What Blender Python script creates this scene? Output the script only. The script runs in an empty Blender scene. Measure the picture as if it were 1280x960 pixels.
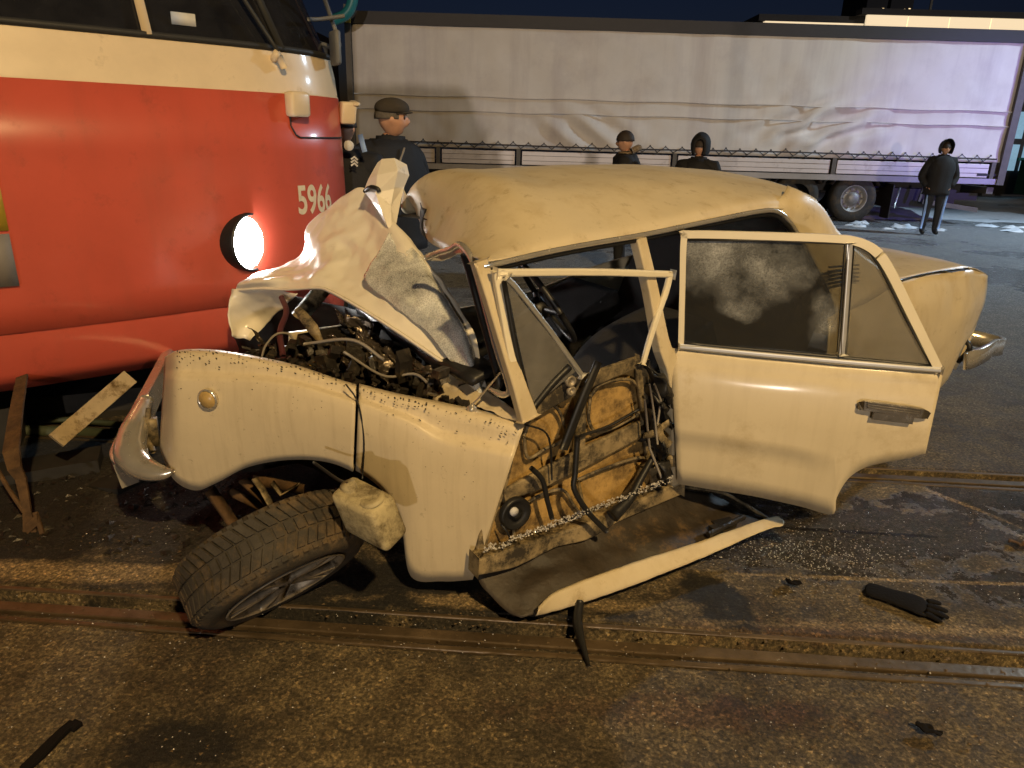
import bpy, bmesh, math, random
import numpy as np
from mathutils import Vector, noise as mn
random.seed(7); np.random.seed(7)
scn = bpy.context.scene
COL = scn.collection
R = math.radians
# ------------------------------------------------------------------ camera
FPX, PITCH, ROLL, CAMH = 900.0, math.atan(315/900), R(1.6), 1.75
cd = bpy.data.cameras.new('Camera'); cam = bpy.data.objects.new('Camera', cd); COL.objects.link(cam)
cd.sensor_width = 36; cd.lens = FPX/1280*36; cd.clip_start = .05; cd.clip_end = 3000
from mathutils import Matrix
RM = Matrix.Rotation(math.pi/2-PITCH, 3, 'X') @ Matrix.Rotation(ROLL, 3, 'Z')
cam.location = (0, 0, CAMH); cam.rotation_euler = RM.to_euler()
scn.camera = cam
# ------------------------------------------------------------------ world, night sky
w = bpy.data.worlds.new('World'); scn.world = w; w.use_nodes = True
nt = w.node_tree; nt.nodes.clear()
sky = nt.nodes.new('ShaderNodeTexSky'); sky.sky_type = 'NISHITA'; sky.sun_disc = False
sky.sun_elevation = R(-4.0); sky.sun_rotation = R(0); sky.ozone_density = 3
bg = nt.nodes.new('ShaderNodeBackground'); bg.inputs['Strength'].default_value = 0.15
out = nt.nodes.new('ShaderNodeOutputWorld')
nt.links.new(sky.outputs[0], bg.inputs[0]); nt.links.new(bg.outputs[0], out.inputs[0])
# ------------------------------------------------------------------ lights
def light(name, kind, loc, target, energy, color, **kw):
    d = bpy.data.lights.new(name, kind); d.energy = energy; d.color = color
    for k, v in kw.items(): setattr(d, k, v)
    o = bpy.data.objects.new(name, d); COL.objects.link(o); o.location = loc
    o.rotation_euler = (Vector(target)-Vector(loc)).to_track_quat('-Z', 'Y').to_euler()
    return o
light('Sun', 'SUN', (-2, -20, 3.3), (-.6, 17, 1.7), 0.55, (1, .88, .76), angle=R(1.2))
LAMP = Vector((2.6, -4.2, 7.6))
light('StreetLampLight', 'SPOT', LAMP, (.2, 3.2, 0), 4200, (1, .685, .30), spot_size=R(130), spot_blend=.6, shadow_soft_size=.16)
light('CoolLampLight', 'SPOT', (15.2, 12.5, 7.6), (9.0, 11.0, 0), 4600, (.62, .82, 1), spot_size=R(120), spot_blend=.7, shadow_soft_size=.2)
light('BeaconLight', 'SPOT', (15.5, 9.0, 2.6), (9.9, 17, 2.2), 2000, (.22, .16, 1), spot_size=R(30), spot_blend=.8, shadow_soft_size=.1)
vs = scn.view_settings; vs.view_transform = 'Standard'; vs.look = 'None'; vs.gamma = 1; vs.exposure = 0.12; vs.use_curve_mapping = False

# ------------------------------------------------------------------ pixel helpers (photo pixels -> points in the place)
C0 = Vector((0, 0, CAMH))
def ray(x, y): return RM @ Vector(((x-640)/FPX, -(y-480)/FPX, -1))
def at(x, y, Y): d = ray(x, y); return C0 + d*(Y/d.y)
def atz(x, y, z): d = ray(x, y); return C0 + d*((z-CAMH)/d.z)
def atp(x, y, p, n): d = ray(x, y); return C0 + d*((Vector(p)-C0).dot(n)/d.dot(n))
TH = R(32); CA = Vector((math.cos(TH), math.sin(TH), 0)); CLt = Vector((-CA.y, CA.x, 0)); P0 = Vector((.05, 2.34, 0))
def cl(u, v, z): return P0 + CA*u + CLt*v + Vector((0, 0, z))      # car frame: u to the rear, v across to the far side
def sp(x, y, v=0.0): return atp(x, y, P0+CLt*v, CLt)               # photo point on the car's side plane v
def uw(p): q = p-P0; return q.dot(CA), p.z

# ------------------------------------------------------------------ materials
M = {}
def mat(name, col, rough=.5, metal=0, var=.12, vs_=6, bump=.0, bs=60, coat=0, trans=0, emit=None, es=1, dirt=None, dscale=8, dlo=.5, dhi=.62, alpha=1, spec=.5, ior=1.45, streak=None):
    m = bpy.data.materials.new(name); m.use_nodes = True; n = m.node_tree.nodes; L = m.node_tree.links
    b = n['Principled BSDF']; c = list(col)+[1]
    b.inputs['Roughness'].default_value = rough; b.inputs['Metallic'].default_value = metal
    b.inputs['Coat Weight'].default_value = coat; b.inputs['Coat Roughness'].default_value = .12
    b.inputs['Transmission Weight'].default_value = trans; b.inputs['Alpha'].default_value = alpha
    b.inputs['Specular IOR Level'].default_value = spec; b.inputs['IOR'].default_value = ior
    tc = n.new('ShaderNodeTexCoord'); src = None
    nz = n.new('ShaderNodeTexNoise'); nz.inputs['Scale'].default_value = vs_; nz.inputs['Detail'].default_value = 8; nz.inputs['Roughness'].default_value = .65
    L.new(tc.outputs['Object'], nz.inputs['Vector'])
    r = n.new('ShaderNodeValToRGB'); r.color_ramp.elements[0].position = .3; r.color_ramp.elements[1].position = .7
    r.color_ramp.elements[0].color = [x*(1-var) for x in col]+[1]; r.color_ramp.elements[1].color = [min(1, x*(1+var)) for x in col]+[1]
    L.new(nz.outputs['Fac'], r.inputs[0]); src = r.outputs[0]
    if dirt:
        dn = n.new('ShaderNodeTexNoise'); dn.inputs['Scale'].default_value = dscale; dn.inputs['Detail'].default_value = 12; dn.inputs['Roughness'].default_value = .75
        L.new(tc.outputs['Object'], dn.inputs['Vector'])
        mr = n.new('ShaderNodeMapRange'); mr.inputs[1].default_value = dlo; mr.inputs[2].default_value = dhi; L.new(dn.outputs['Fac'], mr.inputs[0])
        mx = n.new('ShaderNodeMix'); mx.data_type = 'RGBA'; L.new(mr.outputs[0], mx.inputs[0]); L.new(src, mx.inputs[6]); mx.inputs[7].default_value = list(dirt)+[1]
        src = mx.outputs[2]
        rr = n.new('ShaderNodeMapRange'); rr.inputs[3].default_value = rough; rr.inputs[4].default_value = min(1, rough+.35); L.new(mr.outputs[0], rr.inputs[0]); L.new(rr.outputs[0], b.inputs['Roughness'])
    if streak:
        mp = n.new('ShaderNodeMapping'); mp.inputs['Scale'].default_value = streak[2]; L.new(tc.outputs['Object'], mp.inputs[0])
        sn_ = n.new('ShaderNodeTexNoise'); sn_.inputs['Scale'].default_value = 1; sn_.inputs['Detail'].default_value = 5; sn_.inputs['Roughness'].default_value = .6; L.new(mp.outputs[0], sn_.inputs['Vector'])
        sr = n.new('ShaderNodeMapRange'); sr.inputs[1].default_value = .48; sr.inputs[2].default_value = .75; sr.inputs[4].default_value = streak[1]; L.new(sn_.outputs['Fac'], sr.inputs[0])
        sx = n.new('ShaderNodeMix'); sx.data_type = 'RGBA'; L.new(sr.outputs[0], sx.inputs[0]); L.new(src, sx.inputs[6]); sx.inputs[7].default_value = list(streak[0])+[1]; src = sx.outputs[2]
    L.new(src, b.inputs['Base Color'])
    if emit: b.inputs['Emission Color'].default_value = list(emit)+[1]; b.inputs['Emission Strength'].default_value = es
    if bump:
        bn = n.new('ShaderNodeTexNoise'); bn.inputs['Scale'].default_value = bs; bn.inputs['Detail'].default_value = 6; L.new(tc.outputs['Object'], bn.inputs['Vector'])
        bp = n.new('ShaderNodeBump'); bp.inputs['Strength'].default_value = bump; bp.inputs['Distance'].default_value = .01; L.new(bn.outputs['Fac'], bp.inputs['Height']); L.new(bp.outputs[0], b.inputs['Normal'])
    M[name] = m; return m
CREAM = (.53, .45, .305)
mat('paint', CREAM, .42, coat=.15, var=.06, vs_=3, dirt=(.20, .14, .07), dscale=14, dlo=.56, dhi=.80, streak=((.36, .27, .14), .5, (9, 9, 3)))
mat('paint_fender', (.55, .465, .32), .45, coat=.1, var=.07, vs_=4, dirt=(.10, .07, .04), dscale=26, dlo=.61, dhi=.74, streak=((.24, .17, .09), .2, (45, 45, .9)))
mat('paint_clean', (.68, .62, .48), .3, coat=.3, var=.04)
mat('hood_paint', (.74, .69, .59), .3, coat=.35, var=.06, vs_=5, dirt=(.22, .17, .12), dscale=9, dlo=.6, dhi=.8)
mat('inner_paint', (.26, .20, .11), .5, var=.4, vs_=12, dirt=(.030, .024, .016), dscale=9, dlo=.43, dhi=.58, bump=.15)
mat('fibreboard', (.34, .215, .07), .75, var=.4, vs_=11, dirt=(.07, .042, .016), dscale=7, dlo=.46, dhi=.62, bump=.2, bs=90)
mat('chrome', (.66, .62, .55), .2, metal=.72, var=.12, vs_=12, dirt=(.12, .09, .06), dscale=14, dlo=.55, dhi=.75)
mat('handle_metal', (.30, .28, .25), .25, metal=.95, var=.3, vs_=20, dirt=(.12, .10, .08), dscale=20, dlo=.55, dhi=.75); mat('alu', (.62, .61, .58), .38, metal=.8, var=.1)
mat('black', (.012, .012, .013), .45, var=.3, bump=.1)
mat('rubber', (.022, .019, .016), .75, var=.4, vs_=14, bump=.35, bs=120, dirt=(.10, .065, .03), dscale=5, dlo=.5, dhi=.72)
mat('tyre_rubber', (.034, .029, .023), .75, var=.4, vs_=14, bump=.35, bs=120, dirt=(.15, .10, .05), dscale=6, dlo=.48, dhi=.7)
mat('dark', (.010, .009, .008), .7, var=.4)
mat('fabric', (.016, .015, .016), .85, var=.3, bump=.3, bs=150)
mat('engine', (.03, .026, .022), .4, metal=.4, var=.6, vs_=16, bump=.5, bs=40, dirt=(.12, .09, .05), dscale=11, dlo=.55, dhi=.7)
mat('foil', (.10, .08, .06), .22, metal=.6, var=.6, vs_=14, bump=.8, bs=30)
mat('hose', (.075, .022, .028), .5); mat('yellowstrap', (.55, .36, .05), .5); mat('cable', (.22, .2, .18), .45)
mat('jug', (.40, .34, .20), .6, var=.25, vs_=9, dirt=(.09, .065, .03), dscale=11, dlo=.46, dhi=.64, bump=.2)
mat('rim', (.30, .26, .20), .5, metal=.45, var=.3, vs_=14, dirt=(.045, .033, .02), dscale=12, dlo=.5, dhi=.65)
mat('amber', (.40, .27, .10), .3, var=.2, vs_=40); mat('rust', (.075, .040, .015), .85, var=.5, vs_=20, bump=.5, bs=50)
mat('tram_red', (.47, .08, .05), .34, coat=.35, var=.08, vs_=2.5, dirt=(.22, .04, .025), dscale=7, dlo=.56, dhi=.85, bump=.03, bs=4, streak=((.30, .07, .045), .35, (7, 7, 1.2)))
mat('tram_cream', (.62, .50, .34), .42, coat=.15, var=.06, dirt=(.3, .22, .13), dscale=6, dlo=.58, dhi=.8)
mat('number_paint', (.62, .54, .40), .5, var=.1, vs_=40)
mat('grey_panel', (.18, .16, .14), .6, var=.1); mat('yellow_panel', (.45, .28, .02), .5)
mat('gasket', (.02, .02, .02), .6); mat('underbody', (.018, .016, .014), .8, var=.5)
mat('greenpipe', (.05, .06, .035), .6); mat('canvas', (.60, .545, .50), .62, var=.06, vs_=1.3, dirt=(.48, .42, .41), dscale=.7, dlo=.5, dhi=.8, bump=.15, bs=3, streak=((.42, .36, .35), .7, (2.2, 2.2, .22)))
mat('sideboard', (.56, .49, .47), .45, metal=.1, var=.06, vs_=2, dirt=(.25, .2, .18), dscale=3, dlo=.55, dhi=.8)
mat('alu_dull', (.30, .27, .25), .45, metal=.4, var=.15, vs_=2); mat('trailer_dark', (.025, .02, .02), .6); mat('rope', (.05, .04, .04), .7); mat('trailer_frame', (.09, .075, .06), .6, var=.2)
mat('wheel_steel', (.22, .21, .20), .5, metal=.4, var=.2); mat('teal', (.02, .16, .18), .4)
mat('jacket', (.010, .011, .016), .8, var=.3, bump=.3, bs=40); mat('jacket_black', (.009, .008, .009), .8, var=.3, bump=.3, bs=40)
mat('trousers', (.02, .021, .026), .85, var=.2); mat('stripe', (.22, .34, .62), .6); mat('boots', (.01, .01, .01), .5)
mat('skin', (.50, .27, .17), .5, var=.08, vs_=20); mat('cap', (.045, .036, .026), .85, var=.25, bump=.3, bs=200); mat('greyhair', (.10, .085, .07), .8, var=.3, vs_=60); mat('hair', (.03, .02, .015), .7)
mat('fur', (.20, .14, .08), .9, var=.5, vs_=60, bump=.8, bs=90); mat('patch', (.5, .5, .5), .6)
mat('white_cloth', (.5, .5, .52), .7)
mat('snow', (.62, .66, .72), .6, var=.12, vs_=9, bump=.4, bs=30)
mat('fascia', (.75, .62, .42), .5, var=.04, emit=(1, .78, .5), es=.75)
mat('wallgrey', (.05, .05, .055), .8); mat('kiosk_glass', (.1, .2, .3), .2, emit=(.35, .6, .8), es=.5, var=.6, vs_=4)
mat('green_bin', (.015, .07, .05), .6); mat('pole', (.12, .12, .12), .6); mat('lamp_glow', (.8, .6, .3), .5, emit=(1, .6, .22), es=18)
mat('head_glow', (1, 1, 1), .3, emit=(1, .98, .93), es=90)
mat('tower', (.02, .022, .03), .9)
mat('window_lit', (.5, .4, .2), .5, emit=(1, .7, .35), es=1.5)
mat('railsteel', (.15, .11, .07), .4, metal=.65, var=.35, vs_=9, bump=.2, bs=40)
mat('glassbits', (.48, .46, .43), .1, var=.2, spec=.9); mat('woodbits', (.11, .075, .04), .85, var=.4, vs_=30)
mat('leather', (.007, .006, .006), .9, spec=.15, bump=.4, bs=80)

def glass_mat(name, col, tint, rough, frost=None, crack=False, base_alpha=.25):
    m = bpy.data.materials.new(name); m.use_nodes = True; n = m.node_tree.nodes; L = m.node_tree.links; n.clear()
    o = n.new('ShaderNodeOutputMaterial'); tr = n.new('ShaderNodeBsdfTransparent'); tr.inputs[0].default_value = (*tint, 1)
    p = n.new('ShaderNodeBsdfPrincipled'); p.inputs['Base Color'].default_value = (*col, 1); p.inputs['Roughness'].default_value = rough
    mx = n.new('ShaderNodeMixShader'); tc = n.new('ShaderNodeTexCoord')
    nz = n.new('ShaderNodeTexNoise'); nz.inputs['Scale'].default_value = 4.5; nz.inputs['Detail'].default_value = 10; nz.inputs['Roughness'].default_value = .7
    L.new(tc.outputs['Object'], nz.inputs['Vector'])
    mr = n.new('ShaderNodeMapRange'); L.new(nz.outputs[0], mr.inputs[0])
    if crack:
        vo = n.new('ShaderNodeTexVoronoi'); vo.feature = 'DISTANCE_TO_EDGE'; vo.inputs['Scale'].default_value = 95; L.new(tc.outputs['Object'], vo.inputs['Vector'])
        m2 = n.new('ShaderNodeMapRange'); m2.inputs[1].default_value = 0; m2.inputs[2].default_value = .14; m2.inputs[3].default_value = 1; m2.inputs[4].default_value = .62
        L.new(vo.outputs['Distance'], m2.inputs[0])
        mr.inputs[1].default_value = .35; mr.inputs[2].default_value = .65; mr.inputs[3].default_value = .35; mr.inputs[4].default_value = 1
        mu = n.new('ShaderNodeMath'); mu.operation = 'MULTIPLY'; L.new(m2.outputs[0], mu.inputs[0]); L.new(mr.outputs[0], mu.inputs[1]); fac = mu.outputs[0]
        bp = n.new('ShaderNodeBump'); bp.inputs['Strength'].default_value = .35; bp.inputs['Distance'].default_value = .01; L.new(vo.outputs['Distance'], bp.inputs['Height']); L.new(bp.outputs[0], p.inputs['Normal'])
    elif frost:
        # condensation: blotches round given spots of the pane
        mr.inputs[1].default_value = .30; mr.inputs[2].default_value = .85
        acc = None
        dn_ = n.new('ShaderNodeTexNoise'); dn_.inputs['Scale'].default_value = 6; dn_.inputs['Detail'].default_value = 6; L.new(tc.outputs['Object'], dn_.inputs['Vector'])
        ds_ = n.new('ShaderNodeVectorMath'); ds_.operation = 'MULTIPLY_ADD'; ds_.inputs[1].default_value = (.30, .30, .30); L.new(dn_.outputs['Color'], ds_.inputs[0]); 
        da_ = n.new('ShaderNodeVectorMath'); da_.operation = 'SUBTRACT'; da_.inputs[1].default_value = (.15, .15, .15); L.new(tc.outputs['Object'], da_.inputs[0]); L.new(da_.outputs[0], ds_.inputs[2])
        for (c, rad, amt) in frost:
            vm = n.new('ShaderNodeVectorMath'); vm.operation = 'DISTANCE'; vm.inputs[1].default_value = c; L.new(ds_.outputs[0], vm.inputs[0])
            q = n.new('ShaderNodeMapRange'); q.inputs[1].default_value = 0; q.inputs[2].default_value = rad; q.inputs[3].default_value = amt; q.inputs[4].default_value = 0; L.new(vm.outputs['Value'], q.inputs[0])
            if acc is None: acc = q.outputs[0]
            else:
                ad = n.new('ShaderNodeMath'); ad.operation = 'MAXIMUM'; L.new(acc, ad.inputs[0]); L.new(q.outputs[0], ad.inputs[1]); acc = ad.outputs[0]
        fn = n.new('ShaderNodeTexNoise'); fn.inputs['Scale'].default_value = 160; fn.inputs['Detail'].default_value = 3; L.new(tc.outputs['Object'], fn.inputs['Vector'])
        f2 = n.new('ShaderNodeMapRange'); f2.inputs[1].default_value = .3; f2.inputs[2].default_value = .7; f2.inputs[3].default_value = .45; L.new(fn.outputs[0], f2.inputs[0])
        mu = n.new('ShaderNodeMath'); mu.operation = 'MULTIPLY'; L.new(mr.outputs[0], mu.inputs[0]); L.new(acc, mu.inputs[1])
        mu2 = n.new('ShaderNodeMath'); mu2.operation = 'MULTIPLY'; L.new(mu.outputs[0], mu2.inputs[0]); L.new(f2.outputs[0], mu2.inputs[1])
        ad = n.new('ShaderNodeMath'); ad.operation = 'ADD'; ad.use_clamp = True; ad.inputs[1].default_value = base_alpha; L.new(mu2.outputs[0], ad.inputs[0]); fac = ad.outputs[0]
    else:
        mr.inputs[1].default_value = .3; mr.inputs[2].default_value = .8; mr.inputs[3].default_value = base_alpha*.5; mr.inputs[4].default_value = base_alpha*1.5; fac = mr.outputs[0]
    L.new(fac, mx.inputs[0]); L.new(tr.outputs[0], mx.inputs[1]); L.new(p.outputs[0], mx.inputs[2])
    gl = n.new('ShaderNodeBsdfGlossy'); gl.inputs['Roughness'].default_value = .03
    fr = n.new('ShaderNodeFresnel'); fr.inputs[0].default_value = 1.45; m3 = n.new('ShaderNodeMixShader')
    L.new(fr.outputs[0], m3.inputs[0]); L.new(mx.outputs[0], m3.inputs[1]); L.new(gl.outputs[0], m3.inputs[2]); L.new(m3.outputs[0], o.inputs[0])
    M[name] = m; return m
glass_mat('cracked', (.95, .97, .95), (.92, .94, .92), .2, crack=True)
glass_mat('dusty_glass', (.45, .43, .40), (.55, .55, .52), .5, base_alpha=.22)
glass_mat('tram_glass', (.05, .05, .055), (.30, .30, .32), .1, base_alpha=.3)

# ------------------------------------------------------------------ mesh helpers
OFF = {}
def tag(o, label=None, cat=None, group=None, kind=None):
    for k, v in (('label', label), ('category', cat), ('group', group), ('kind', kind)):
        if v: o[k] = v
    return o
def thing(name, label, cat, loc, group=None):
    o = bpy.data.objects.new(name, None); o.empty_display_size = .2; COL.objects.link(o); o.location = loc
    OFF[o] = Vector(loc); return tag(o, label, cat, group)
def obj(name, verts, faces, m, parent=None, smooth=True, mats=None, fmi=None):
    off = OFF[parent] if parent else Vector((0, 0, 0))
    if parent is None:
        vv = np.array([tuple(v) for v in verts]); off = Vector(((vv[:, 0].min()+vv[:, 0].max())/2, (vv[:, 1].min()+vv[:, 1].max())/2, vv[:, 2].min()))
    me = bpy.data.meshes.new(name); me.from_pydata([tuple(Vector(v)-off) for v in verts], [], faces)
    for mm in (mats or [m]): me.materials.append(M[mm])
    if fmi: me.polygons.foreach_set('material_index', fmi)
    me.polygons.foreach_set('use_smooth', [smooth]*len(me.polygons)); me.validate(); me.update()
    o = bpy.data.objects.new(name, me); COL.objects.link(o)
    if parent: o.parent = parent; OFF[o] = off
    else: o.location = off; OFF[o] = off
    return o
def solid(o, t, off=-1):
    s = o.modifiers.new('thickness', 'SOLIDIFY'); s.thickness = t; s.offset = off; return o
def bevel(o, wd, seg=2):
    s = o.modifiers.new('bevel', 'BEVEL'); s.width = wd; s.segments = seg; s.limit_method = 'ANGLE'; return o
def cr(P, n):
    P = np.array(P, float); k = len(P)
    if k < 3:
        t = np.linspace(0, 1, n)[:, None] if P.ndim == 2 else np.linspace(0, 1, n)
        return P[0]*(1-t)+P[-1]*t
    outp = []
    for i in range(n):
        s = i/(n-1)*(k-1); j = min(int(s), k-2); t = s-j
        a, b, c, d = P[max(j-1, 0)], P[j], P[j+1], P[min(j+2, k-1)]
        if j == 0: a = 2*b-c
        if j == k-2: d = 2*c-b
        outp.append(.5*((2*b)+(-a+c)*t+(2*a-5*b+4*c-d)*t*t+(-a+3*b-3*c+d)*t**3))
    return np.array(outp)
def resample(grid, r, c):
    g = np.array([[tuple(p) for p in row] for row in grid], float)
    g = np.stack([cr(row, c) for row in g]); g = np.stack([cr(g[:, j], r) for j in range(c)], 1); return g
def grid_faces(r, c, wrap=False):
    f = []
    for i in range(r-1):
        for j in range(c-1 if not wrap else c):
            f.append((i*c+j, i*c+(j+1) % c, (i+1)*c+(j+1) % c, (i+1)*c+j))
    return f
def sheet(name, grid, m, parent, r=14, c=24, t=.003, amp=0, ns=4, smooth=True, seed=0, hard=False, taper=False):
    g = resample(grid, r, c)
    if amp:
        for i in range(r):
            for j in range(c):
                v = Vector(g[i, j])*ns+Vector((seed, seed*2.3, 0))
                g[i, j] += np.array(mn.turbulence_vector(v, 3, hard))*amp*(min(1, (i+.01)/(r*.2)) if taper else 1)
    o = obj(name, g.reshape(-1, 3), grid_faces(r, c), m, parent, smooth)
    if t: solid(o, t, 0)
    return o
def tube(path, rad, seg=8, n=None, caps=True):
    P = cr(path, n) if n else np.array([tuple(p) for p in path], float)
    k = len(P); V = []; F = []
    rads = rad if hasattr(rad, '__len__') else [rad]*k
    if len(rads) != k: rads = np.interp(np.linspace(0, 1, k), np.linspace(0, 1, len(rads)), rads)
    up = None
    for i in range(k):
        d = Vector(P[min(i+1, k-1)]-P[max(i-1, 0)]); d = d.normalized() if d.length > 1e-9 else Vector((0, 0, 1))
        if up is None: up = Vector((0, 0, 1)) if abs(d.z) < .9 else Vector((1, 0, 0))
        a = d.cross(up).normalized(); b = a.cross(d).normalized(); up = b
        for s in range(seg):
            an = 2*math.pi*s/seg; V.append(Vector(P[i])+(a*math.cos(an)+b*math.sin(an))*rads[i])
    for i in range(k-1):
        for s in range(seg): F.append((i*seg+s, i*seg+(s+1) % seg, (i+1)*seg+(s+1) % seg, (i+1)*seg+s))
    if caps: F.append(tuple(range(seg))); F.append(tuple((k-1)*seg+s for s in range(seg))[::-1])
    return V, F
def bar(path, wd, th, side, n=None):
    """rectangular bar along a path; 'side' = direction of its width"""
    P = cr(path, n) if n else np.array([tuple(p) for p in path], float)
    k = len(P); V = []; F = []; side = Vector(side)
    wds = wd if hasattr(wd, '__len__') else [wd]*k
    if len(wds) != k: wds = np.interp(np.linspace(0, 1, k), np.linspace(0, 1, len(wds)), wds)
    for i in range(k):
        d = Vector(P[min(i+1, k-1)]-P[max(i-1, 0)]).normalized(); b = d.cross(side)
        b = b.normalized() if b.length > 1e-6 else Vector((0, 0, 1)); a = b.cross(d).normalized()
        for (s, q) in ((-.5, -.5), (.5, -.5), (.5, .5), (-.5, .5)): V.append(Vector(P[i])+a*(s*wds[i])+b*(q*th))
    for i in range(k-1):
        for s in range(4): F.append((i*4+s, i*4+(s+1) % 4, (i+1)*4+(s+1) % 4, (i+1)*4+s))
    F.append((0, 1, 2, 3)); F.append(tuple((k-1)*4+s for s in (3, 2, 1, 0)))
    return V, F
def box(c, sx, sy, sz, ax=(1, 0, 0), az=(0, 0, 1)):
    ax = Vector(ax).normalized(); az = Vector(az).normalized(); ay = az.cross(ax).normalized(); c = Vector(c)
    V = [c+ax*(sx*i)+ay*(sy*j)+az*(sz*k) for k in (-.5, .5) for (i, j) in ((-.5, -.5), (.5, -.5), (.5, .5), (-.5, .5))]
    return V, [(0, 3, 2, 1), (4, 5, 6, 7), (0, 1, 5, 4), (1, 2, 6, 5), (2, 3, 7, 6), (3, 0, 4, 7)]
def join(*parts):
    V = []; F = []
    for v, f in parts:
        k = len(V); V += list(v); F += [tuple(i+k for i in q) for q in f]
    return V, F
def lathe(c, axis, prof, seg=32, ref=None):
    """prof: list of (radius, along)"""
    axis = Vector(axis).normalized(); ref = Vector(ref or (0, 0, 1)); a = axis.cross(ref).normalized(); b = axis.cross(a)
    V = []
    for (rr, h) in prof:
        for s in range(seg):
            an = 2*math.pi*s/seg; V.append(Vector(c)+axis*h+(a*math.cos(an)+b*math.sin(an))*rr)
    return V, grid_faces(len(prof), seg, True)
def poly_solid(pts, n, th):
    """flat polygon given thickness th along n"""
    n = Vector(n).normalized(); k = len(pts); V = [Vector(p)-n*th/2 for p in pts]+[Vector(p)+n*th/2 for p in pts]
    F = [tuple(range(k))[::-1], tuple(range(k, 2*k))]+[(i, (i+1) % k, k+(i+1) % k, k+i) for i in range(k)]
    return V, F

# ================================================================== SETTING
# ground: one sheet in the frame of the tram track, fine near the car
RA = R(-3.3); RX = Vector((math.cos(RA), math.sin(RA), 0)); RY = Vector((-math.sin(RA), math.cos(RA), 0)); RO = Vector((0, 2.185, 0))
def gp(x, y, z=0): return RO+RX*x+RY*y+Vector((0, 0, z))
GAUGE = 1.56
def grooves(y):
    z = 0
    for r0 in (0, GAUGE):
        d = y-r0
        if .028 < d < .085: z = -.05
        elif -.045 <= d <= .028: z = -.03
        elif .085 <= d < .13: z = -.004
        elif -.10 < d < -.045: z = -.006
    return z
xs = list(np.concatenate([-np.geomspace(500, 4, 16), np.arange(-3.4, 3.8, .035), np.geomspace(4.2, 500, 16)]))
ys = sorted(set([round(float(v), 4) for v in np.concatenate([-np.geomspace(60, 1.2, 6), np.arange(-1.1, 2.9, .04), np.geomspace(3, 700, 22)])]+[r0+d for r0 in (0, GAUGE) for d in (-.102, -.098, -.047, -.043, .026, .030, .083, .087, .128, .132)]))
V = []; nx, ny = len(xs), len(ys)
for y in ys:
    for x in xs:
        z = grooves(y)
        if abs(x) < 4 and -1.2 < y < 3:
            p = Vector((x, y, 0)); z += (mn.fractal(p*2.2, 1, 2, 4)-.0)*.006+mn.noise(p*19)*.0035
            if .13 < y < .55: z += .016*max(0, mn.noise(Vector((x*1.2, y*5, 3))))
        V.append(gp(x, y, z))
ground = obj('ground', V, grid_faces(ny, nx), 'dark'); ground['kind'] = 'structure'
gm = bpy.data.materials.new('asphalt'); gm.use_nodes = True; n = gm.node_tree.nodes; L = gm.node_tree.links; b = n['Principled BSDF']
tc = n.new('ShaderNodeTexCoord'); geo = n.new('ShaderNodeNewGeometry')
def nnoise(scale, det=8, rough=.6, vec=None):
    q = n.new('ShaderNodeTexNoise'); q.inputs['Scale'].default_value = scale; q.inputs['Detail'].default_value = det; q.inputs['Roughness'].default_value = rough
    L.new(vec or geo.outputs['Position'], q.inputs['Vector']); return q.outputs['Fac']
def nramp(src, stops):
    q = n.new('ShaderNodeValToRGB'); e = q.color_ramp.elements
    while len(e) < len(stops): e.new(.5)
    for el, (p, c) in zip(e, stops): el.position = p; el.color = (*c, 1)
    L.new(src, q.inputs[0]); return q.outputs[0]
def nmap(src, a, bb, c=0, d=1):
    q = n.new('ShaderNodeMapRange'); q.inputs[1].default_value = a; q.inputs[2].default_value = bb; q.inputs[3].default_value = c; q.inputs[4].default_value = d; L.new(src, q.inputs[0]); return q.outputs[0]
def nmath(op, a, bb):
    q = n.new('ShaderNodeMath'); q.operation = op; q.use_clamp = True
    for i, s in enumerate((a, bb)):
        if isinstance(s, (int, float)): q.inputs[i].default_value = s
        else: L.new(s, q.inputs[i])
    return q.outputs[0]
def nmix(f, a, bb):
    q = n.new('ShaderNodeMix'); q.data_type = 'RGBA'; L.new(f, q.inputs[0])
    for i, s in ((6, a), (7, bb)):
        if isinstance(s, tuple): q.inputs[i].default_value = (*s, 1)
        else: L.new(s, q.inputs[i])
    return q.outputs[2]
def spot(cx, cy, rx, ry, soft=.5, nz=.35, rot=0, sc=3.5):
    mp = n.new('ShaderNodeMapping'); mp.vector_type = 'TEXTURE'; mp.inputs['Location'].default_value = (cx, cy, 0); mp.inputs['Scale'].default_value = (rx, ry, 100); mp.inputs['Rotation'].default_value = (0, 0, rot)
    L.new(geo.outputs['Position'], mp.inputs[0]); ln = n.new('ShaderNodeVectorMath'); ln.operation = 'LENGTH'; L.new(mp.outputs[0], ln.inputs[0])
    ns = nmap(nnoise(sc, 10, .68), .25, .75, -nz*1.6, nz*1.6); ad = n.new('ShaderNodeMath'); L.new(ln.outputs['Value'], ad.inputs[0]); L.new(ns, ad.inputs[1])
    return nmap(ad.outputs[0], 1+soft*.5, 1-soft*.5)
big = nnoise(1.1, 6, .6); med = nnoise(7, 10, .7); fine = nnoise(75, 6, .75); grit = nnoise(210, 3, .7)
base = nramp(med, [(.3, (.055, .042, .023)), (.5, (.125, .095, .052)), (.72, (.195, .15, .082))])
base = nmix(nmap(big, .42, .62, 0, .55), base, (.045, .034, .02))
wet = nmath('MAXIMUM', spot(1.75, 2.98, .85, .30, .25, .5, R(12)), spot(2.15, 2.62, .38, .13, .3, .6))
wet = nmath('MAXIMUM', wet, spot(2.6, 3.4, .4, .25, .3, .6))
far = nmap(nnoise(.45, 8, .6), .47, .56)
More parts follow.
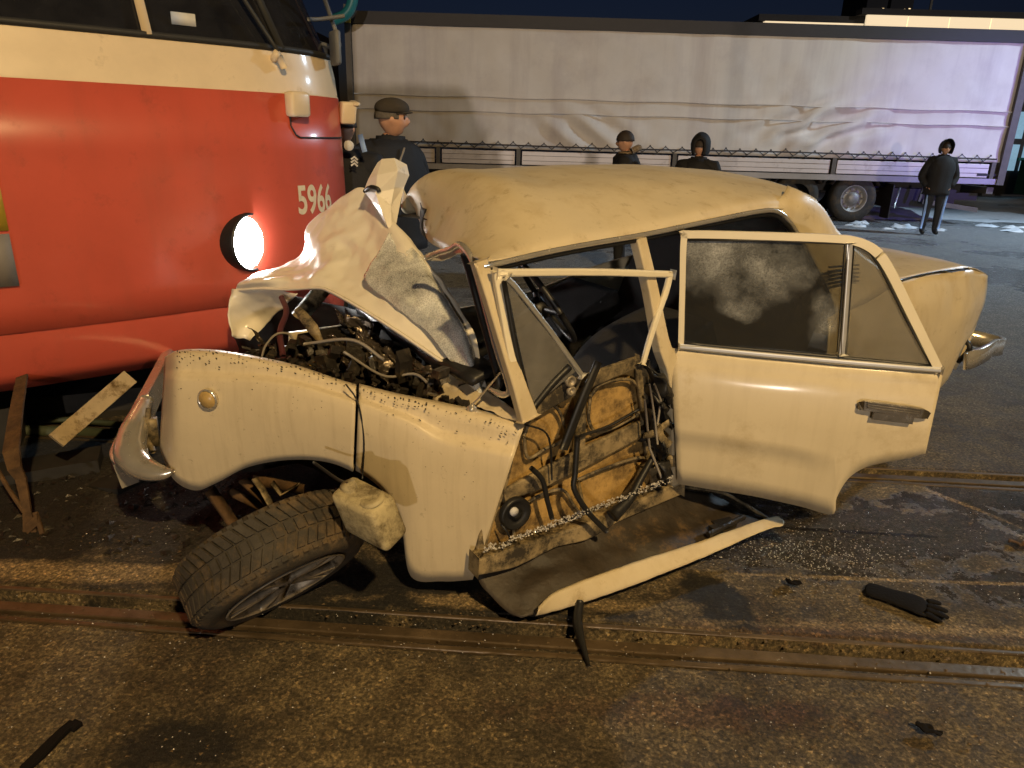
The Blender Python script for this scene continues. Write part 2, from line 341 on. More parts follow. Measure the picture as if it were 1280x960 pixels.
sepy = n.new('ShaderNodeSeparateXYZ'); L.new(geo.outputs['Position'], sepy.inputs[0])
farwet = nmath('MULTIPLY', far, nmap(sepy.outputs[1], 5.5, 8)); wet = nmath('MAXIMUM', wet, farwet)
oil_shade = nmath('MAXIMUM', spot(-2.0, 3.35, 1.9, .86, .25, .3), spot(-.35, 2.45, .95, .2, .3, .5))  # leaked oil, plus the shade under tram and car painted into the ground
oil_shade = nmath('MAXIMUM', oil_shade, spot(.85, 2.45, .10, .24, .3, .4, R(20)))  # dark patch with the fallen door skin's shadow painted in
oil_shade = nmath('MAXIMUM', oil_shade, spot(-.95, 1.68, .2, .12, .9, .5)); redd = nmath('MAXIMUM', spot(1.25, 2.27, .55, .05, .7, .8, 0, 9), spot(.6, 1.85, .5, .06, .9, .9, 0, 9))  # the dark spot is the camera holder's cast shadow, painted on
stain = nmath('MULTIPLY', nmap(nnoise(2.6, 8, .7), .5, .62), .55)
base = nmix(nmath('MULTIPLY', nmap(nnoise(1.7, 9, .7), .50, .60), .6), base, (.024, .017, .010)); base = nmix(stain, base, (.03, .018, .009))
base = nmix(nmath('MULTIPLY', redd, .35), base, (.06, .012, .008))
base = nmix(nmath('MULTIPLY', wet, .8), base, (.026, .024, .024)); base = nmix(nmath('MULTIPLY', oil_shade, .95), base, (.008, .007, .006))
sand = nmath('MULTIPLY', spot(-2.0, 2.52, 1.0, .06, .6, .5), .9); sand = nmath('MAXIMUM', sand, nmath('MULTIPLY', spot(0.1, 2.40, .5, .045, .6, .6), .8))
sand = nmath('MAXIMUM', sand, nmath('MULTIPLY', spot(2.4, 2.30, 1.3, .03, .7, .6), .7))
sand = nmath('MAXIMUM', sand, nmath('MULTIPLY', spot(1.9, 2.62, 1.0, .012, .5, .3), .7)); sand = nmath('MAXIMUM', sand, nmath('MULTIPLY', spot(2.25, 3.45, .02, .35, .6, .4, R(35)), .6))
crack = nmath('MAXIMUM', spot(1.5, 3.02, .55, .014, .5, .5, R(-4)), spot(.9, 1.5, .7, .008, .5, .4, R(-6))); 
patch_ = nmath('MULTIPLY', nmap(nnoise(.8, 3, .5), .52, .54), .35); base = nmix(patch_, base, (.05, .042, .032))
base = nmix(sand, base, (.26, .19, .10)); base = nmix(crack, base, (.008, .006, .005))
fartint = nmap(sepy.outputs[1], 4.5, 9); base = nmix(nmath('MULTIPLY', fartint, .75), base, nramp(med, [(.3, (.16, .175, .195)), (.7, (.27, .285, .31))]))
def nmul(a, f):
    q = n.new('ShaderNodeMix'); q.data_type = 'RGBA'; q.blend_type = 'MULTIPLY'; q.inputs[0].default_value = 1; L.new(a, q.inputs[6]); L.new(f, q.inputs[7]); return q.outputs[2]
vor = n.new('ShaderNodeTexVoronoi'); vor.inputs['Scale'].default_value = 95; L.new(geo.outputs['Position'], vor.inputs['Vector'])
sepc = n.new('ShaderNodeSeparateColor'); L.new(vor.outputs['Color'], sepc.inputs[0])
base = nmul(base, nramp(fine, [(.34, (.28, .28, .28)), (.48, (1.05, 1.05, 1.05)), (.56, (1.6, 1.6, 1.6)), (.68, (3.0, 2.9, 2.7))]))
base = nmul(base, nramp(sepc.outputs[0], [(.0, (.55, .55, .55)), (.6, (1, 1, 1)), (.9, (1.3, 1.3, 1.25)), (1, (2.2, 2.1, 2.0))]))
base = nmix(nmap(grit, .67, .73, 0, .7), base, (.30, .26, .20))
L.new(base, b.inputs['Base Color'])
L.new(nmath('SUBTRACT', nmap(med, .3, .7, .62, .92), nmath('MULTIPLY', wet, .62)), b.inputs['Roughness'])
bp = n.new('ShaderNodeBump'); bp.inputs['Strength'].default_value = 1; bp.inputs['Distance'].default_value = .016
hh = n.new('ShaderNodeMath'); hh.operation = 'ADD'; L.new(fine, hh.inputs[0]); L.new(med, hh.inputs[1]); L.new(hh.outputs[0], bp.inputs['Height']); L.new(bp.outputs[0], b.inputs['Normal'])
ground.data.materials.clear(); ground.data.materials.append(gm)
# rails: head and guard lip lying in the sunk slots
for i, r0 in enumerate((0, GAUGE)):
    v1 = bar([gp(x, r0-.006, -.024) for x in (-60, -3, 0, 3, 60)], .056, .05, RY)
    v2 = bar([gp(x, r0+.102, -.02) for x in (-60, -3, 0, 3, 60)], .022, .045, RY)
    v3 = bar([gp(x, r0-.074, -.022) for x in (-60, -3, 0, 3, 60)], .026, .045, RY)
    rl = bevel(obj('rail', *join(v1, v2, v3), 'railsteel', None, False), .006); rl['kind'] = 'structure'
# snow and ice left along the far kerb
g = []
for i in range(9):
    g.append([Vector((7.5+j*1.0, 17.6+i*1.1, .03+.10*max(0, mn.noise(Vector((j*.9, i*.9, 5)))) if 0 < i < 8 else -.02)) for j in range(26)])
sn = sheet('snow_field', g, 'snow', None, 30, 80, 0, .06, 1.1); sn['kind'] = 'structure'
for i in range(18):
    x = random.uniform(7, 13.5); y = random.uniform(16.2, 17.4) if i > 8 else random.uniform(15.6, 16.4)
    rr = random.uniform(.06, .2)
    vv, ff = lathe((x, y, -.02), (0, 0, 1), [(rr, 0), (rr*.8, rr*.25), (rr*.4, rr*.42), (.01, rr*.45)], 9, (0, 1, 0))
    vv = [Vector((x+(v.x-x)*1.5, v.y, v.z*.7))+Vector(mn.noise_vector(v*9))*rr*.55 for v in vv]
    tag(obj('snow_lump', vv, ff, 'snow', None, True), 'dirty lump of frozen snow on the road beside the trailer', 'snow', 'lumps of old snow by the trailer')

# ================================================================== CAR
car = thing('crashed_car', 'cream old saloon car crushed and bent against the tram', 'car', (.4, 2.9, 0))
# --- front fender: bent away from the car's line; front section and rear section parted by a tear
FN = Vector((.26, 1.34, 0)).normalized(); FP = Vector((.05, 2.30, 0))
ftop = [(206, 446), (222, 438), (250, 436), (285, 439), (325, 446), (370, 456), (415, 471), (455, 483), (490, 492), (520, 498), (560, 506), (610, 517), (654, 529)]
fbot = [(199, 560), (216, 598), (243, 613), (270, 604), (310, 584), (360, 575), (410, 578), (450, 595), (480, 621), (498, 656), (510, 722), (550, 729), (588, 727)]
def fpt(x, y, d): return atp(x, y, FP+FN*d, FN)
prof = [(0, .10), (.02, .045), (.06, .022), (.13, .018), (.17, .010), (.20, -.016), (.24, -.024), (.45, -.035), (.7, -.028), (.93, -.012), (1, -.004)]
def fcol(a, bb, t, extra):
    x = a[0]*(1-t)+bb[0]*t; y = a[1]*(1-t)+bb[1]*t
    dd = np.interp(t, [p[0] for p in prof], [p[1] for p in prof]); return fpt(x, y, dd+extra)
TT = [0, .02, .06, .10, .14, .17, .20, .24, .32, .45, .58, .7, .82, .93, 1]
cols = []
ft = cr([(*p, 0) for p in ftop], 97); fb = cr([(*p, 0) for p in fbot], 97)
for k in range(97):
    e = .14*max(0, 1-k/10)**2.2          # the nose wraps round to the headlamp
    cols.append([fcol(ft[k], fb[k], t, e) for t in TT])
def fpanel(name, k0, k1):
    G = np.array([[tuple(cols[k][i]) for k in range(k0, k1)] for i in range(len(TT))])
    inner = G[0].copy(); inner[:, 1] += .05; inner[:, 2] -= .05
    lower = G[-1].copy(); lower[:, 1] += .04; lower[:, 2] += .01
    G = np.concatenate([inner[None], G, lower[None]])
    return solid(obj(name, G.reshape(-1, 3), grid_faces(len(TT)+2, k1-k0), 'paint_fender', car), .003, 1)
f1 = fpanel('front_fender', 0, 55); f2 = fpanel('front_fender', 54, 97)
def shift(o, dv):
    for v in o.data.vertices: v.co += dv
shift(f2, Vector((.008, .012, 0)))
# dark edge hanging in the tear
tp = [fpt(x, y, -.02) for x, y in ((432, 480), (446, 500), (453, 530), (455, 560), (453, 598))]
obj('torn_edge', *tube(tp, .003, 6, 14), 'black', f2)
sv_ = []
for i in range(300):
    k_ = random.randint(8, 95); t_ = abs(random.gauss(.03, .05)) if random.random() < .8 else random.uniform(0, .5); a_ = ft[k_]; b_ = fb[k_]
    if t_ > .5: continue
    c_ = fcol(a_, b_, t_, -.002); s_ = random.uniform(.0008, .0035)*(1 if t_ < .15 else .6)
    sv_.append(box(c_, s_*random.uniform(1, 3), .002, s_, (1, -.2, random.uniform(-.8, .3))))
o = obj('mud_splatter', *join(*sv_), 'dark', f1, False); o['kind'] = 'stuff'
mk = fpt(260, 499, -.04); obj('side_marker_lamp', *lathe(mk, -FN, [(.034, -.006), (.034, .006), (.028, .014), (.001, .017)], 24), 'amber', f1)
obj('marker_bezel', *lathe(mk, -FN, [(.035, -.01), (.041, .004), (.036, .011), (.033, .006)], 24), 'chrome', f1)
# inner wing and wheel house behind the fender
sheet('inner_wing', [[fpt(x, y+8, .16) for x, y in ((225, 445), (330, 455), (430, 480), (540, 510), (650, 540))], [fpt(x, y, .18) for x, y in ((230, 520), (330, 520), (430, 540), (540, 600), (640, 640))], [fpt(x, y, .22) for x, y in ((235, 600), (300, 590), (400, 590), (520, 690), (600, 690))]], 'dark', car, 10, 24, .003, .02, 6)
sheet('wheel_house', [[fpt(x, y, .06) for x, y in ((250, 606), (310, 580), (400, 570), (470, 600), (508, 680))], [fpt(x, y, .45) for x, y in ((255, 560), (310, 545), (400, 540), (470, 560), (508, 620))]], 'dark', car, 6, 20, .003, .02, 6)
wd, wf = join(bar([fpt(262, 612, .10), fpt(282, 640, .10), fpt(300, 668, .12)], .05, .02, FN), bar([fpt(305, 600, .15), fpt(330, 622, .1), fpt(345, 640, .12)], .05, .012, FN), bar([fpt(318, 600, .10), fpt(350, 606, .08), fpt(380, 612, .1)], .045, .01, (0, 0, 1)), tube([fpt(290, 615, .2), fpt(340, 640, .15), fpt(400, 620, .2)], .02))
obj('suspension_arm', wd, wf, 'rust', car)
obj('bent_shock_mount', *join(bar([fpt(318, 598, .06), fpt(328, 612, .05), fpt(338, 630, .06)], .035, .004, FN), bar([fpt(340, 603, .05), fpt(352, 618, .06), fpt(372, 606, .06)], .03, .004, FN)), 'inner_paint', car)

# --- bumper, chrome: runs across the front from the near corner to the tram
bp_ = [at(213, 445, 3.95), at(196, 480, 3.6), at(172, 530, 3.15), at(152, 575, 2.8), at(158, 592, 2.68)]
bevel(obj('front_bumper', *bar(bp_, [.09, .10, .11, .12, .10], .055, (-.35, .2, 1), 26), 'chrome', car, False), .007, 3)
obj('bumper_moulding', *tube([p+Vector((-.022, -.012, .0)) for p in bp_], .014, 8, 26), 'black', car)
# bumper end: a scooped chrome horn that hooks towards the wheel
obj('bumper_end', *tube([at(183, 500, 2.92), at(168, 538, 2.74), at(164, 568, 2.64), at(180, 585, 2.58), at(203, 591, 2.55), at(217, 589, 2.54)], [.03, .056, .066, .050, .030, .008], 16, 40), 'chrome', car)
obj('headlamp_bracket', *join(box(at(190, 540, 2.78), .05, .04, .12, (1, .3, .1)), tube([at(186, 510, 2.8), at(182, 545, 2.75), at(192, 565, 2.7)], .012)), 'inner_paint', car)

# --- crumpled hood
H0 = [(294, 363, 3.55), (325, 361, 3.45), (357, 362, 3.35), (396, 360, 3.22), (414, 365, 3.15), (450, 385, 3.0), (490, 410, 2.87), (533, 439, 2.75), (573, 467, 2.65), (603, 493, 2.55)]
H1 = [(296, 358, 3.50), (328, 352, 3.40), (362, 350, 3.36), (398, 349, 3.25), (425, 352, 3.22), (462, 368, 3.08), (498, 388, 2.93), (540, 420, 2.80), (577, 455, 2.68), (603, 491, 2.555)]
H2 = [(300, 354, 3.54), (332, 345, 3.50), (368, 340, 3.50), (402, 330, 3.38), (436, 322, 3.40), (468, 338, 3.20), (505, 362, 3.05), (548, 402, 2.86), (582, 446, 2.70), (603, 490, 2.56)]
H3 = [(304, 352, 3.58), (338, 340, 3.62), (372, 330, 3.62), (396, 308, 3.56), (428, 296, 3.50), (460, 295, 3.42), (498, 318, 3.16), (545, 372, 2.94), (584, 430, 2.73), (603, 489, 2.565)]
H4 = [(308, 349, 3.62), (342, 337, 3.70), (374, 322, 3.72), (388, 292, 3.70), (418, 268, 3.66), (452, 258, 3.58), (492, 290, 3.30), (540, 345, 3.02), (586, 418, 2.76), (603, 488, 2.57)]
H5 = [(312, 348, 3.66), (346, 336, 3.78), (377, 316, 3.82), (383, 285, 3.80), (420, 254, 3.74), (456, 238, 3.62), (490, 278, 3.38), (538, 338, 3.06), (588, 415, 2.77), (603, 487, 2.575)]
hood = sheet('hood', [[at(*p) for p in row] for row in (H0, H1, H2, H3, H4, H5)], 'hood_paint', car, 60, 110, .0025, .022, 4.0, hard=True, taper=True)
# lip rolled down on the left, standing against the tram
sheet('hood_lip', [[at(*p) for p in r_] for r_ in (((291, 361, 3.54), (320, 362, 3.47), (352, 364, 3.36), (372, 368, 3.30)), ((287, 378, 3.50), (312, 384, 3.56), (338, 384, 3.52), (350, 388, 3.46)), ((285, 400, 3.48), (302, 402, 3.58), (322, 400, 3.6), (332, 404, 3.56)), ((289, 420, 3.46), (298, 424, 3.52), (306, 424, 3.54), (314, 426, 3.52)))], 'hood_paint', car, 20, 20, .003, .01, 9, seed=3)
obj('hood_edge', *bar([at(x, y, Y-.006) for x, y, Y in H0], .012, .012, (0, 0, 1), 40), 'hood_paint', hood)
# peak: torn corner of the hood folded upright
fl = [[at(*p) for p in r_] for r_ in (((472, 204, 3.54), (478, 199, 3.53), (493, 198, 3.50), (508, 206, 3.54)), ((461, 224, 3.50), (472, 219, 3.44), (497, 214, 3.41), (511, 219, 3.53)), ((455, 239, 3.50), (470, 241, 3.40), (492, 236, 3.43), (505, 233, 3.52)), ((466, 252, 3.44), (475, 258, 3.36), (488, 256, 3.41), (500, 254, 3.47)), ((482, 280, 3.35), (485, 285, 3.33), (489, 286, 3.34), (494, 284, 3.38)))]
fv = [p for r_ in fl for p in r_]; ff_ = []
for a_i in range(4):
    for b_i in range(3):
        q0 = a_i*4+b_i; ff_ += [(q0, q0+1, q0+5), (q0, q0+5, q0+4)] if (a_i+b_i) % 2 else [(q0, q0+1, q0+4), (q0+1, q0+5, q0+4)]
bevel(solid(obj('hood_flap', fv, ff_, 'hood_paint', car, False), .006, 0), .004, 2)
obj('flap_fold', *tube([at(456, 239, 3.47), at(463, 234, 3.42), at(472, 236, 3.40), (at(474, 240, 3.40))], .010, 8, 10), 'black', hood)
# shattered windscreen sagging over the hood
sheet('windscreen', [[at(*p) for p in r_] for r_ in (((486, 290, 3.29), (490, 291, 3.29), (494, 292, 3.29), (498, 294, 3.29)), ((462, 335, 3.17), (485, 328, 3.14), (512, 322, 3.12), (522, 318, 3.14)), ((457, 352, 3.09), (490, 352, 3.02), (530, 348, 2.97), (548, 354, 3.0)), ((490, 380, 2.95), (520, 380, 2.88), (556, 380, 2.83), (574, 398, 2.86)), ((530, 415, 2.80), (552, 414, 2.76), (575, 412, 2.72), (590, 427, 2.74)), ((574, 462, 2.63), (584, 460, 2.61), (592, 458, 2.60), (600, 462, 2.63)), ((600, 490, 2.54), (602, 490, 2.54), (604, 491, 2.54), (605, 493, 2.55)))], 'cracked', car, 50, 30, .004, .010, 6, seed=8)
# cowl under the screen
sheet('cowl', [[at(*p) for p in r_] for r_ in (((560, 462, 2.72), (590, 480, 2.62), (620, 495, 2.5), (650, 520, 2.37)), ((550, 480, 2.66), (585, 495, 2.55), (620, 510, 2.44), (653, 528, 2.33)), ((540, 500, 2.6), (580, 508, 2.5), (615, 516, 2.42), (652, 531, 2.34)))], 'paint_fender', car, 12, 24, .003, .012, 10)
obj('wiper_arm', *join(tube([at(588, 508, 2.42), at(600, 496, 2.38), at(625, 466, 2.36)], .004), lathe(at(590, 512, 2.42), (0, -1, .5), [(.018, 0), (.018, .02), (.001, .024)], 12)), 'chrome', car)

# --- engine bay: dark block, crumpled shields, hoses
pit = [at(292, 368, 4.0), at(400, 372, 3.75), at(520, 430, 3.2), at(618, 492, 2.75)]
pit2 = [Vector((p.x, p.y-.05, .25)) for p in pit]
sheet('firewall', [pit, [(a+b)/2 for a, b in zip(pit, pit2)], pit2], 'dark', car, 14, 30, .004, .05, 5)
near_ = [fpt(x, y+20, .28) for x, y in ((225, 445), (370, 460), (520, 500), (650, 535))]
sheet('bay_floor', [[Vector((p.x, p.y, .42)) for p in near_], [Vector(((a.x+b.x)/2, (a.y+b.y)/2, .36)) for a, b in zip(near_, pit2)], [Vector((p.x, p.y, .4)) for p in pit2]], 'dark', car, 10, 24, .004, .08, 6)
eng = []
for (x, y, Y, s) in ((420, 420, 3.2, .22), (470, 440, 3.05, .20), (390, 430, 3.15, .16), (520, 470, 2.85, .14), (560, 490, 2.7, .10), (345, 435, 3.2, .14)):
    eng.append(box(at(x, y+18, Y), s*1.5, s, s, (1, random.uniform(-.4, .4), random.uniform(-.3, .3)), (random.uniform(-.3, .3), .2, 1)))
for i in range(26):
    t = random.random(); c = at(330+t*270, 430+t*62+random.uniform(-16, 10), 3.0-.45*t+random.uniform(-.1, .1)); s = random.uniform(.02, .07)
    eng.append(box(c, s*random.uniform(.6, 2), s, s*random.uniform(.5, 1.4), (random.uniform(-1, 1), random.uniform(-1, 1), random.uniform(-1, 1)), (random.uniform(-.5, .5), .3, 1)))
obj('engine', *join(*eng), 'engine', car, False)
for k, (x0, y0, x1, y1, Y) in enumerate(((408, 392, 440, 450, 3.12), (425, 408, 480, 470, 3.02), (440, 430, 500, 484, 2.93), (395, 425, 440, 474, 2.98), (490, 452, 545, 496, 2.80), (300, 425, 345, 446, 3.05))):
    sheet('crumpled_shield', [[at(x0+(x1-x0)*i/3+(12*j), y0+(y1-y0)*j/3+8*i, Y-.05*j+random.uniform(-.05, .05)) for i in range(4)] for j in range(4)], 'foil', car, 26, 26, .002, .07, 11, seed=k*5, hard=True)
obj('coolant_hose', *tube([at(352, 372, 3.35), at(358, 390, 3.18), at(350, 415, 3.0), at(354, 446, 2.88)], .013, 10, 20), 'hose', car)
obj('wire_loop', *join(tube([at(327, 447, 2.85), at(332, 432, 2.9), at(345, 418, 2.95), at(360, 417, 2.98), at(367, 425, 2.98)], .005, 6, 20), tube([at(430, 440, 2.8), at(480, 470, 2.72), at(520, 468, 2.7), at(545, 492, 2.6)], .006, 6, 20), tube([at(380, 430, 2.85), at(440, 425, 2.8), at(480, 450, 2.75)], .007, 6, 16)), 'cable', car)
obj('bay_bracket', *bar([at(371, 386, 3.1), at(380, 396, 3.05), at(392, 412, 3.0), at(402, 428, 2.97)], [.03, .045, .05, .02], .006, (1, 0, .4), 12), 'inner_paint', car)
obj('yellow_strap', *tube([at(384, 459, 2.82), at(396, 453, 2.82), at(407, 459, 2.80)], .007, 6, 10), 'yellowstrap', car)
bits = []
for i in range(80):
    t = random.random(); x = 300+t*340; y = 441+t*86+random.uniform(-10, 2)
    c = at(x, y, 2.72-.3*t+random.uniform(0, .1)); s = random.uniform(.006, .022)
    bits.append(box(c, s*2, s, s*.6, (random.uniform(-1, 1), random.uniform(-1, 1), .2), (random.uniform(-.6, .6), random.uniform(-.6, .6), 1)))
o = obj('bay_rubble', *join(*bits), 'engine', car, False); o['kind'] = 'stuff'

# --- wheel, torn off its hub and lying over
WX = (RM @ Vector((.515, -.815, .27))).normalized()
wr = .315; WC = atz(358, 731, .205)
wheel = obj('front_wheel', *lathe(WC-WX*.10, WX, [(.05, -.05), (.07, -.05), (.07, .06), (.05, .07), (.001, .07)], 20), 'rust', car)
tyre_p = [(.215, .0), (.235, .008), (.262, .012), (.285, .006), (.302, -.008), (.313, -.028), (.316, -.09), (.316, -.12), (.313, -.182), (.302, -.2), (.28, -.214), (.25, -.218), (.215, -.205), (.215, -.1), (.215, 0)]
ty = obj('tyre', *lathe(WC, WX, tyre_p, 72), 'tyre_rubber', wheel)
# tread blocks: swept lugs round the tyre in three rows
ref = WX.cross(Vector((0, 0, 1))).normalized(); rf2 = WX.cross(ref)
tv = []
for k in range(54):
    for row, (h0, h1, sk) in enumerate(((-.028, -.078, .35), (-.086, -.126, 0), (-.134, -.186, -.35))):
        a0 = 2*math.pi*(k+(.5 if row == 1 else 0))/54; wd_ = 2*math.pi/54*.36
        vs8 = []
        for rr in (.310, .3245):
            for (an, h) in ((a0-wd_+sk*.12, h0), (a0+wd_+sk*.12, h0), (a0+wd_-sk*.12, h1), (a0-wd_-sk*.12, h1)):
                vs8.append(WC+WX*h+(ref*math.cos(an)+rf2*math.sin(an))*rr)
        tv.append((vs8, [(0, 3, 2, 1), (4, 5, 6, 7), (0, 1, 5, 4), (1, 2, 6, 5), (2, 3, 7, 6), (3, 0, 4, 7)]))
    a0 = 2*math.pi*k/54
    for side, hs in ((1, -.006), (-1, -.206)):
        vs8 = []
        for rr, dh in ((.286, .004), (.312, -.004)):
            for (an, h) in ((a0-.03, 0), (a0+.03, 0), (a0+.03, -.022*side), (a0-.03, -.022*side)):
                vs8.append(WC+WX*(hs+h+dh*side)+(ref*math.cos(an)+rf2*math.sin(an))*rr)
        tv.append((vs8, [(0, 3, 2, 1), (4, 5, 6, 7), (0, 1, 5, 4), (1, 2, 6, 5), (2, 3, 7, 6), (3, 0, 4, 7)]))
o = obj('tread', *join(*tv), 'tyre_rubber', wheel, False); o['kind'] = 'stuff'
rimV = [lathe(WC, WX, [(.216, .004), (.222, .010), (.212, .012), (.200, -.004), (.195, -.05), (.195, -.19)], 48), lathe(WC, WX, [(.045, -.10), (.05, -.018), (.038, -.008), (.001, -.006)], 24), lathe(WC-WX*.12, WX, [(.19, 0), (.001, 0)], 32)]
for k in range(5):
    for dsp in (-.16, .16):
        an = 2*math.pi*k/5+.3; e = an+dsp
        p0 = WC+(ref*math.cos(an)+rf2*math.sin(an))*.03+WX*-.014; p1 = WC+(ref*math.cos(an+dsp*.5)+rf2*math.sin(an+dsp*.5))*.12+WX*-.006; p2 = WC+(ref*math.cos(e)+rf2*math.sin(e))*.205+WX*-.002
        rimV.append(bar([p0, p1, p2], [.034, .024, .026], .026, WX.cross(p2-p0), 8))
obj('rim', *join(*rimV), 'rim', wheel)
for v_ in (.22, 1.34):
    c_ = cl(2.15, v_, .30)
    rw_ = obj('rear_wheel', *lathe(c_, CLt, [(.001, -.05), (.06, -.06), (.07, 0)], 16), 'rim', car)
    obj('tyre', *lathe(c_, CLt, [(.19, -.07), (.25, -.085), (.29, -.07), (.30, -.03), (.30, .04), (.29, .07), (.19, .08)], 40), 'tyre_rubber', rw_)
    obj('rim', *lathe(c_, CLt, [(.195, -.075), (.185, -.06), (.17, -.01), (.08, -.03), (.001, -.04)], 32), 'rim', rw_)
# washer bottle hanging out of the arch
jc = at(462, 642, 2.12); jx = Vector((1, -.55, -.18)).normalized(); jz = Vector((-.28, -.15, 1)).normalized()
jug = bevel(obj('washer_bottle', *join(box(jc, .185, .12, .165, jx, jz)), 'jug', car), .022, 4)
jy = jz.cross(jx).normalized()
obj('bottle_cap', *lathe(jc+jz*.08-jx*.05, jz, [(.026, -.01), (.026, .022), (.001, .024)], 18, jx), 'jug', jug)
obj('bottle_rim', *lathe(jc+jz*.078+jx*.045, jz, [(.044, 0), (.044, .010), (.034, .014), (.001, .006)], 20, jx), 'jug', jug)
obj('bottle_hose', *tube([jc+jz*.1-jx*.05, at(420, 598, 2.2), at(392, 578, 2.28)], .006, 6, 12), 'black', jug)

# --- passenger cell
SIL = [(500, 234), (560, 223), (640, 213), (720, 208), (800, 207), (870, 211), (940, 222), (1000, 238), (1010, 243)]
RAIL = [(608, 329), (700, 310), (807, 291), (880, 276), (950, 262), (972, 262), (990, 262)]
su = sorted([uw(sp(x, y, .9)) for x, y in SIL]); ru = sorted([uw(sp(x, y, .16)) for x, y in RAIL])
def rw(u): return float(np.interp(u, [p[0] for p in ru], [p[1] for p in ru]))
def sw(u): return float(np.interp(u, [p[0] for p in su], [p[1] for p in su]))
front = [sp(610, 327, .16), sp(594, 322, .24), sp(566, 316, .5), sp(535, 300, .9), sp(520, 264, 1.25), sp(504, 236, 1.42)]
rows = []
for j, v in enumerate((.16, .22, .5, .9, 1.25, 1.42)):
    row = [front[j]]
    for u in (.18, .45, .75, 1.05, 1.3, 1.5, 1.66):
        a, s_ = rw(u), sw(u)
        z = {0: a, 1: a+.05, 2: a+(s_-a)*.80, 3: s_, 4: s_-.03, 5: a+.0}[j]
        row.append(cl(u, v, z))
    rows.append(row)
roof = sheet('roof', rows, 'paint', car, 36, 60, .004, .006, 3)
rp = [sp(x, y, .15) for x, y in ((604, 334), (700, 312), (807, 293), (880, 278), (945, 265), (970, 264), (984, 274), (996, 291), (1012, 322), (1036, 366))]
obj('drip_rail', *tube(rp, .011, 8, 60), 'chrome', roof)
obj('door_seal', *tube([p+CLt*.012-Vector((0, 0, .016)) for p in rp], .013, 8, 60), 'black', roof)
sheet('roof_tear', [[sp(524, 255, .95), sp(529, 258, .9), sp(534, 262, .86)], [sp(525, 275, .95), sp(528, 275, .92), sp(531, 276, .9)], [sp(526, 292, .93), sp(529, 296, .9), sp(532, 300, .88)]], 'dark', car, 8, 6, .003, .012, 15)
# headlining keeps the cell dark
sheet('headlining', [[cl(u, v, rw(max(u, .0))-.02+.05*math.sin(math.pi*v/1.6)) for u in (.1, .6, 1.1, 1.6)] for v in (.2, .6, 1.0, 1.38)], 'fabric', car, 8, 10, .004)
# C pillar and rear quarter
CPL = [(958, 258, .19), (984, 272, .16), (1000, 295, .15), (1020, 332, .12), (1036, 362, .09), (1046, 395, .05)]
CPR = [(984, 232, .24), (1006, 242, .18), (1029, 260, .17), (1049, 291, .14), (1085, 324, .09), (1126, 349, .04)]
grid = []
for a, c in zip(CPL, CPR):
    A = sp(*a); B = sp(*c); grid.append([A, (A*2+B)/3-CLt*.02, (A+B*2)/3-CLt*.02, B])
quarter = sheet('rear_quarter_panel', grid, 'paint', car, 20, 14, .004)
qt = [(1036, 398, .05), (1085, 372, .045), (1126, 350, .04), (1170, 342, .03), (1212, 337, .03), (1234, 345, .04)]
qm = [(1034, 450, -.01), (1085, 430, -.02), (1126, 405, -.03), (1165, 395, -.03), (1205, 392, -.02), (1231, 385, .03)]
qb = [(1030, 540, .0), (1080, 530, 0), (1120, 510, 0), (1150, 492, .0), (1180, 472, .01), (1207, 428, .04)]
qq = [(1030, 580, .08), (1080, 570, .1), (1125, 525, .12), (1155, 505, .12), (1184, 474, .12), (1216, 420, .14)]
obj_q = sheet('rear_fender', [[sp(*p) for p in q] for q in (qt, qm, qb, qq)], 'paint', car, 22, 34, .004, .012, 5)
obj('vent_grille', *join(*[bar([sp(1036+dx, 334+k*5, .06), sp(1073+dx, 331+k*5, .045)], .010, .006, CLt) for k in range(5) for dx in (0,)]), 'black', quarter)
# trunk lid and rear panel
tr_near = [sp(1118, 352, .04), sp(1165, 342, .03), sp(1212, 335, .03), sp(1233, 343, .04)]
rows = [tr_near]
for v, dz in ((.25, .025), (.7, .04), (1.2, .03), (1.5, 0)):
    rows.append([cl(uw(p)[0]-(.02 if i < 3 else .03*v), v, p.z+dz-(.0 if i < 3 else .0)) for i, p in enumerate(tr_near)])
trunk = sheet('trunk_lid', rows, 'paint', car, 20, 20, .004)
obj('lid_gap', *tube([sp(1122, 351, .028), sp(1165, 341, .02), sp(1210, 335.5, .02)], .005, 6, 14), 'black', trunk)
rc = sp(1234, 346, .05); uu, zz = uw(rc)
sheet('rear_panel', [[cl(uu-.02*v, v, zz-.01) for v in (.05, .5, 1.0, 1.5)], [cl(uu+.02-.02*v, v, zz-.25) for v in (.05, .5, 1.0, 1.5)], [cl(uu-.03-.02*v, v, zz-.55) for v in (.08, .5, 1.0, 1.48)]], 'paint', car, 10, 14, .004)
rb = [sp(1206, 452, -.04), sp(1224, 446, -.06), sp(1240, 436, .0), sp(1240, 428, .2), cl(uu+.06, .8, zz-.38), cl(uu+.02, 1.5, zz-.4)]
obj('rear_bumper', *bar(rb, .10, .02, (0, 0, 1), 30), 'chrome', car)
obj('bumper_bracket', *tube([sp(1198, 452, .05), sp(1212, 436, -.01), sp(1206, 424, .03)], .014, 8, 10), 'black', car)
# rear window frame slopes from roof to lid
sheet('rear_window', [[cl(1.66, v, sw(1.6)-.10) for v in (.3, .8, 1.3)], [cl(2.05, v, 1.14) for v in (.2, .8, 1.4)]], 'dusty_glass', car, 6, 8, .004)
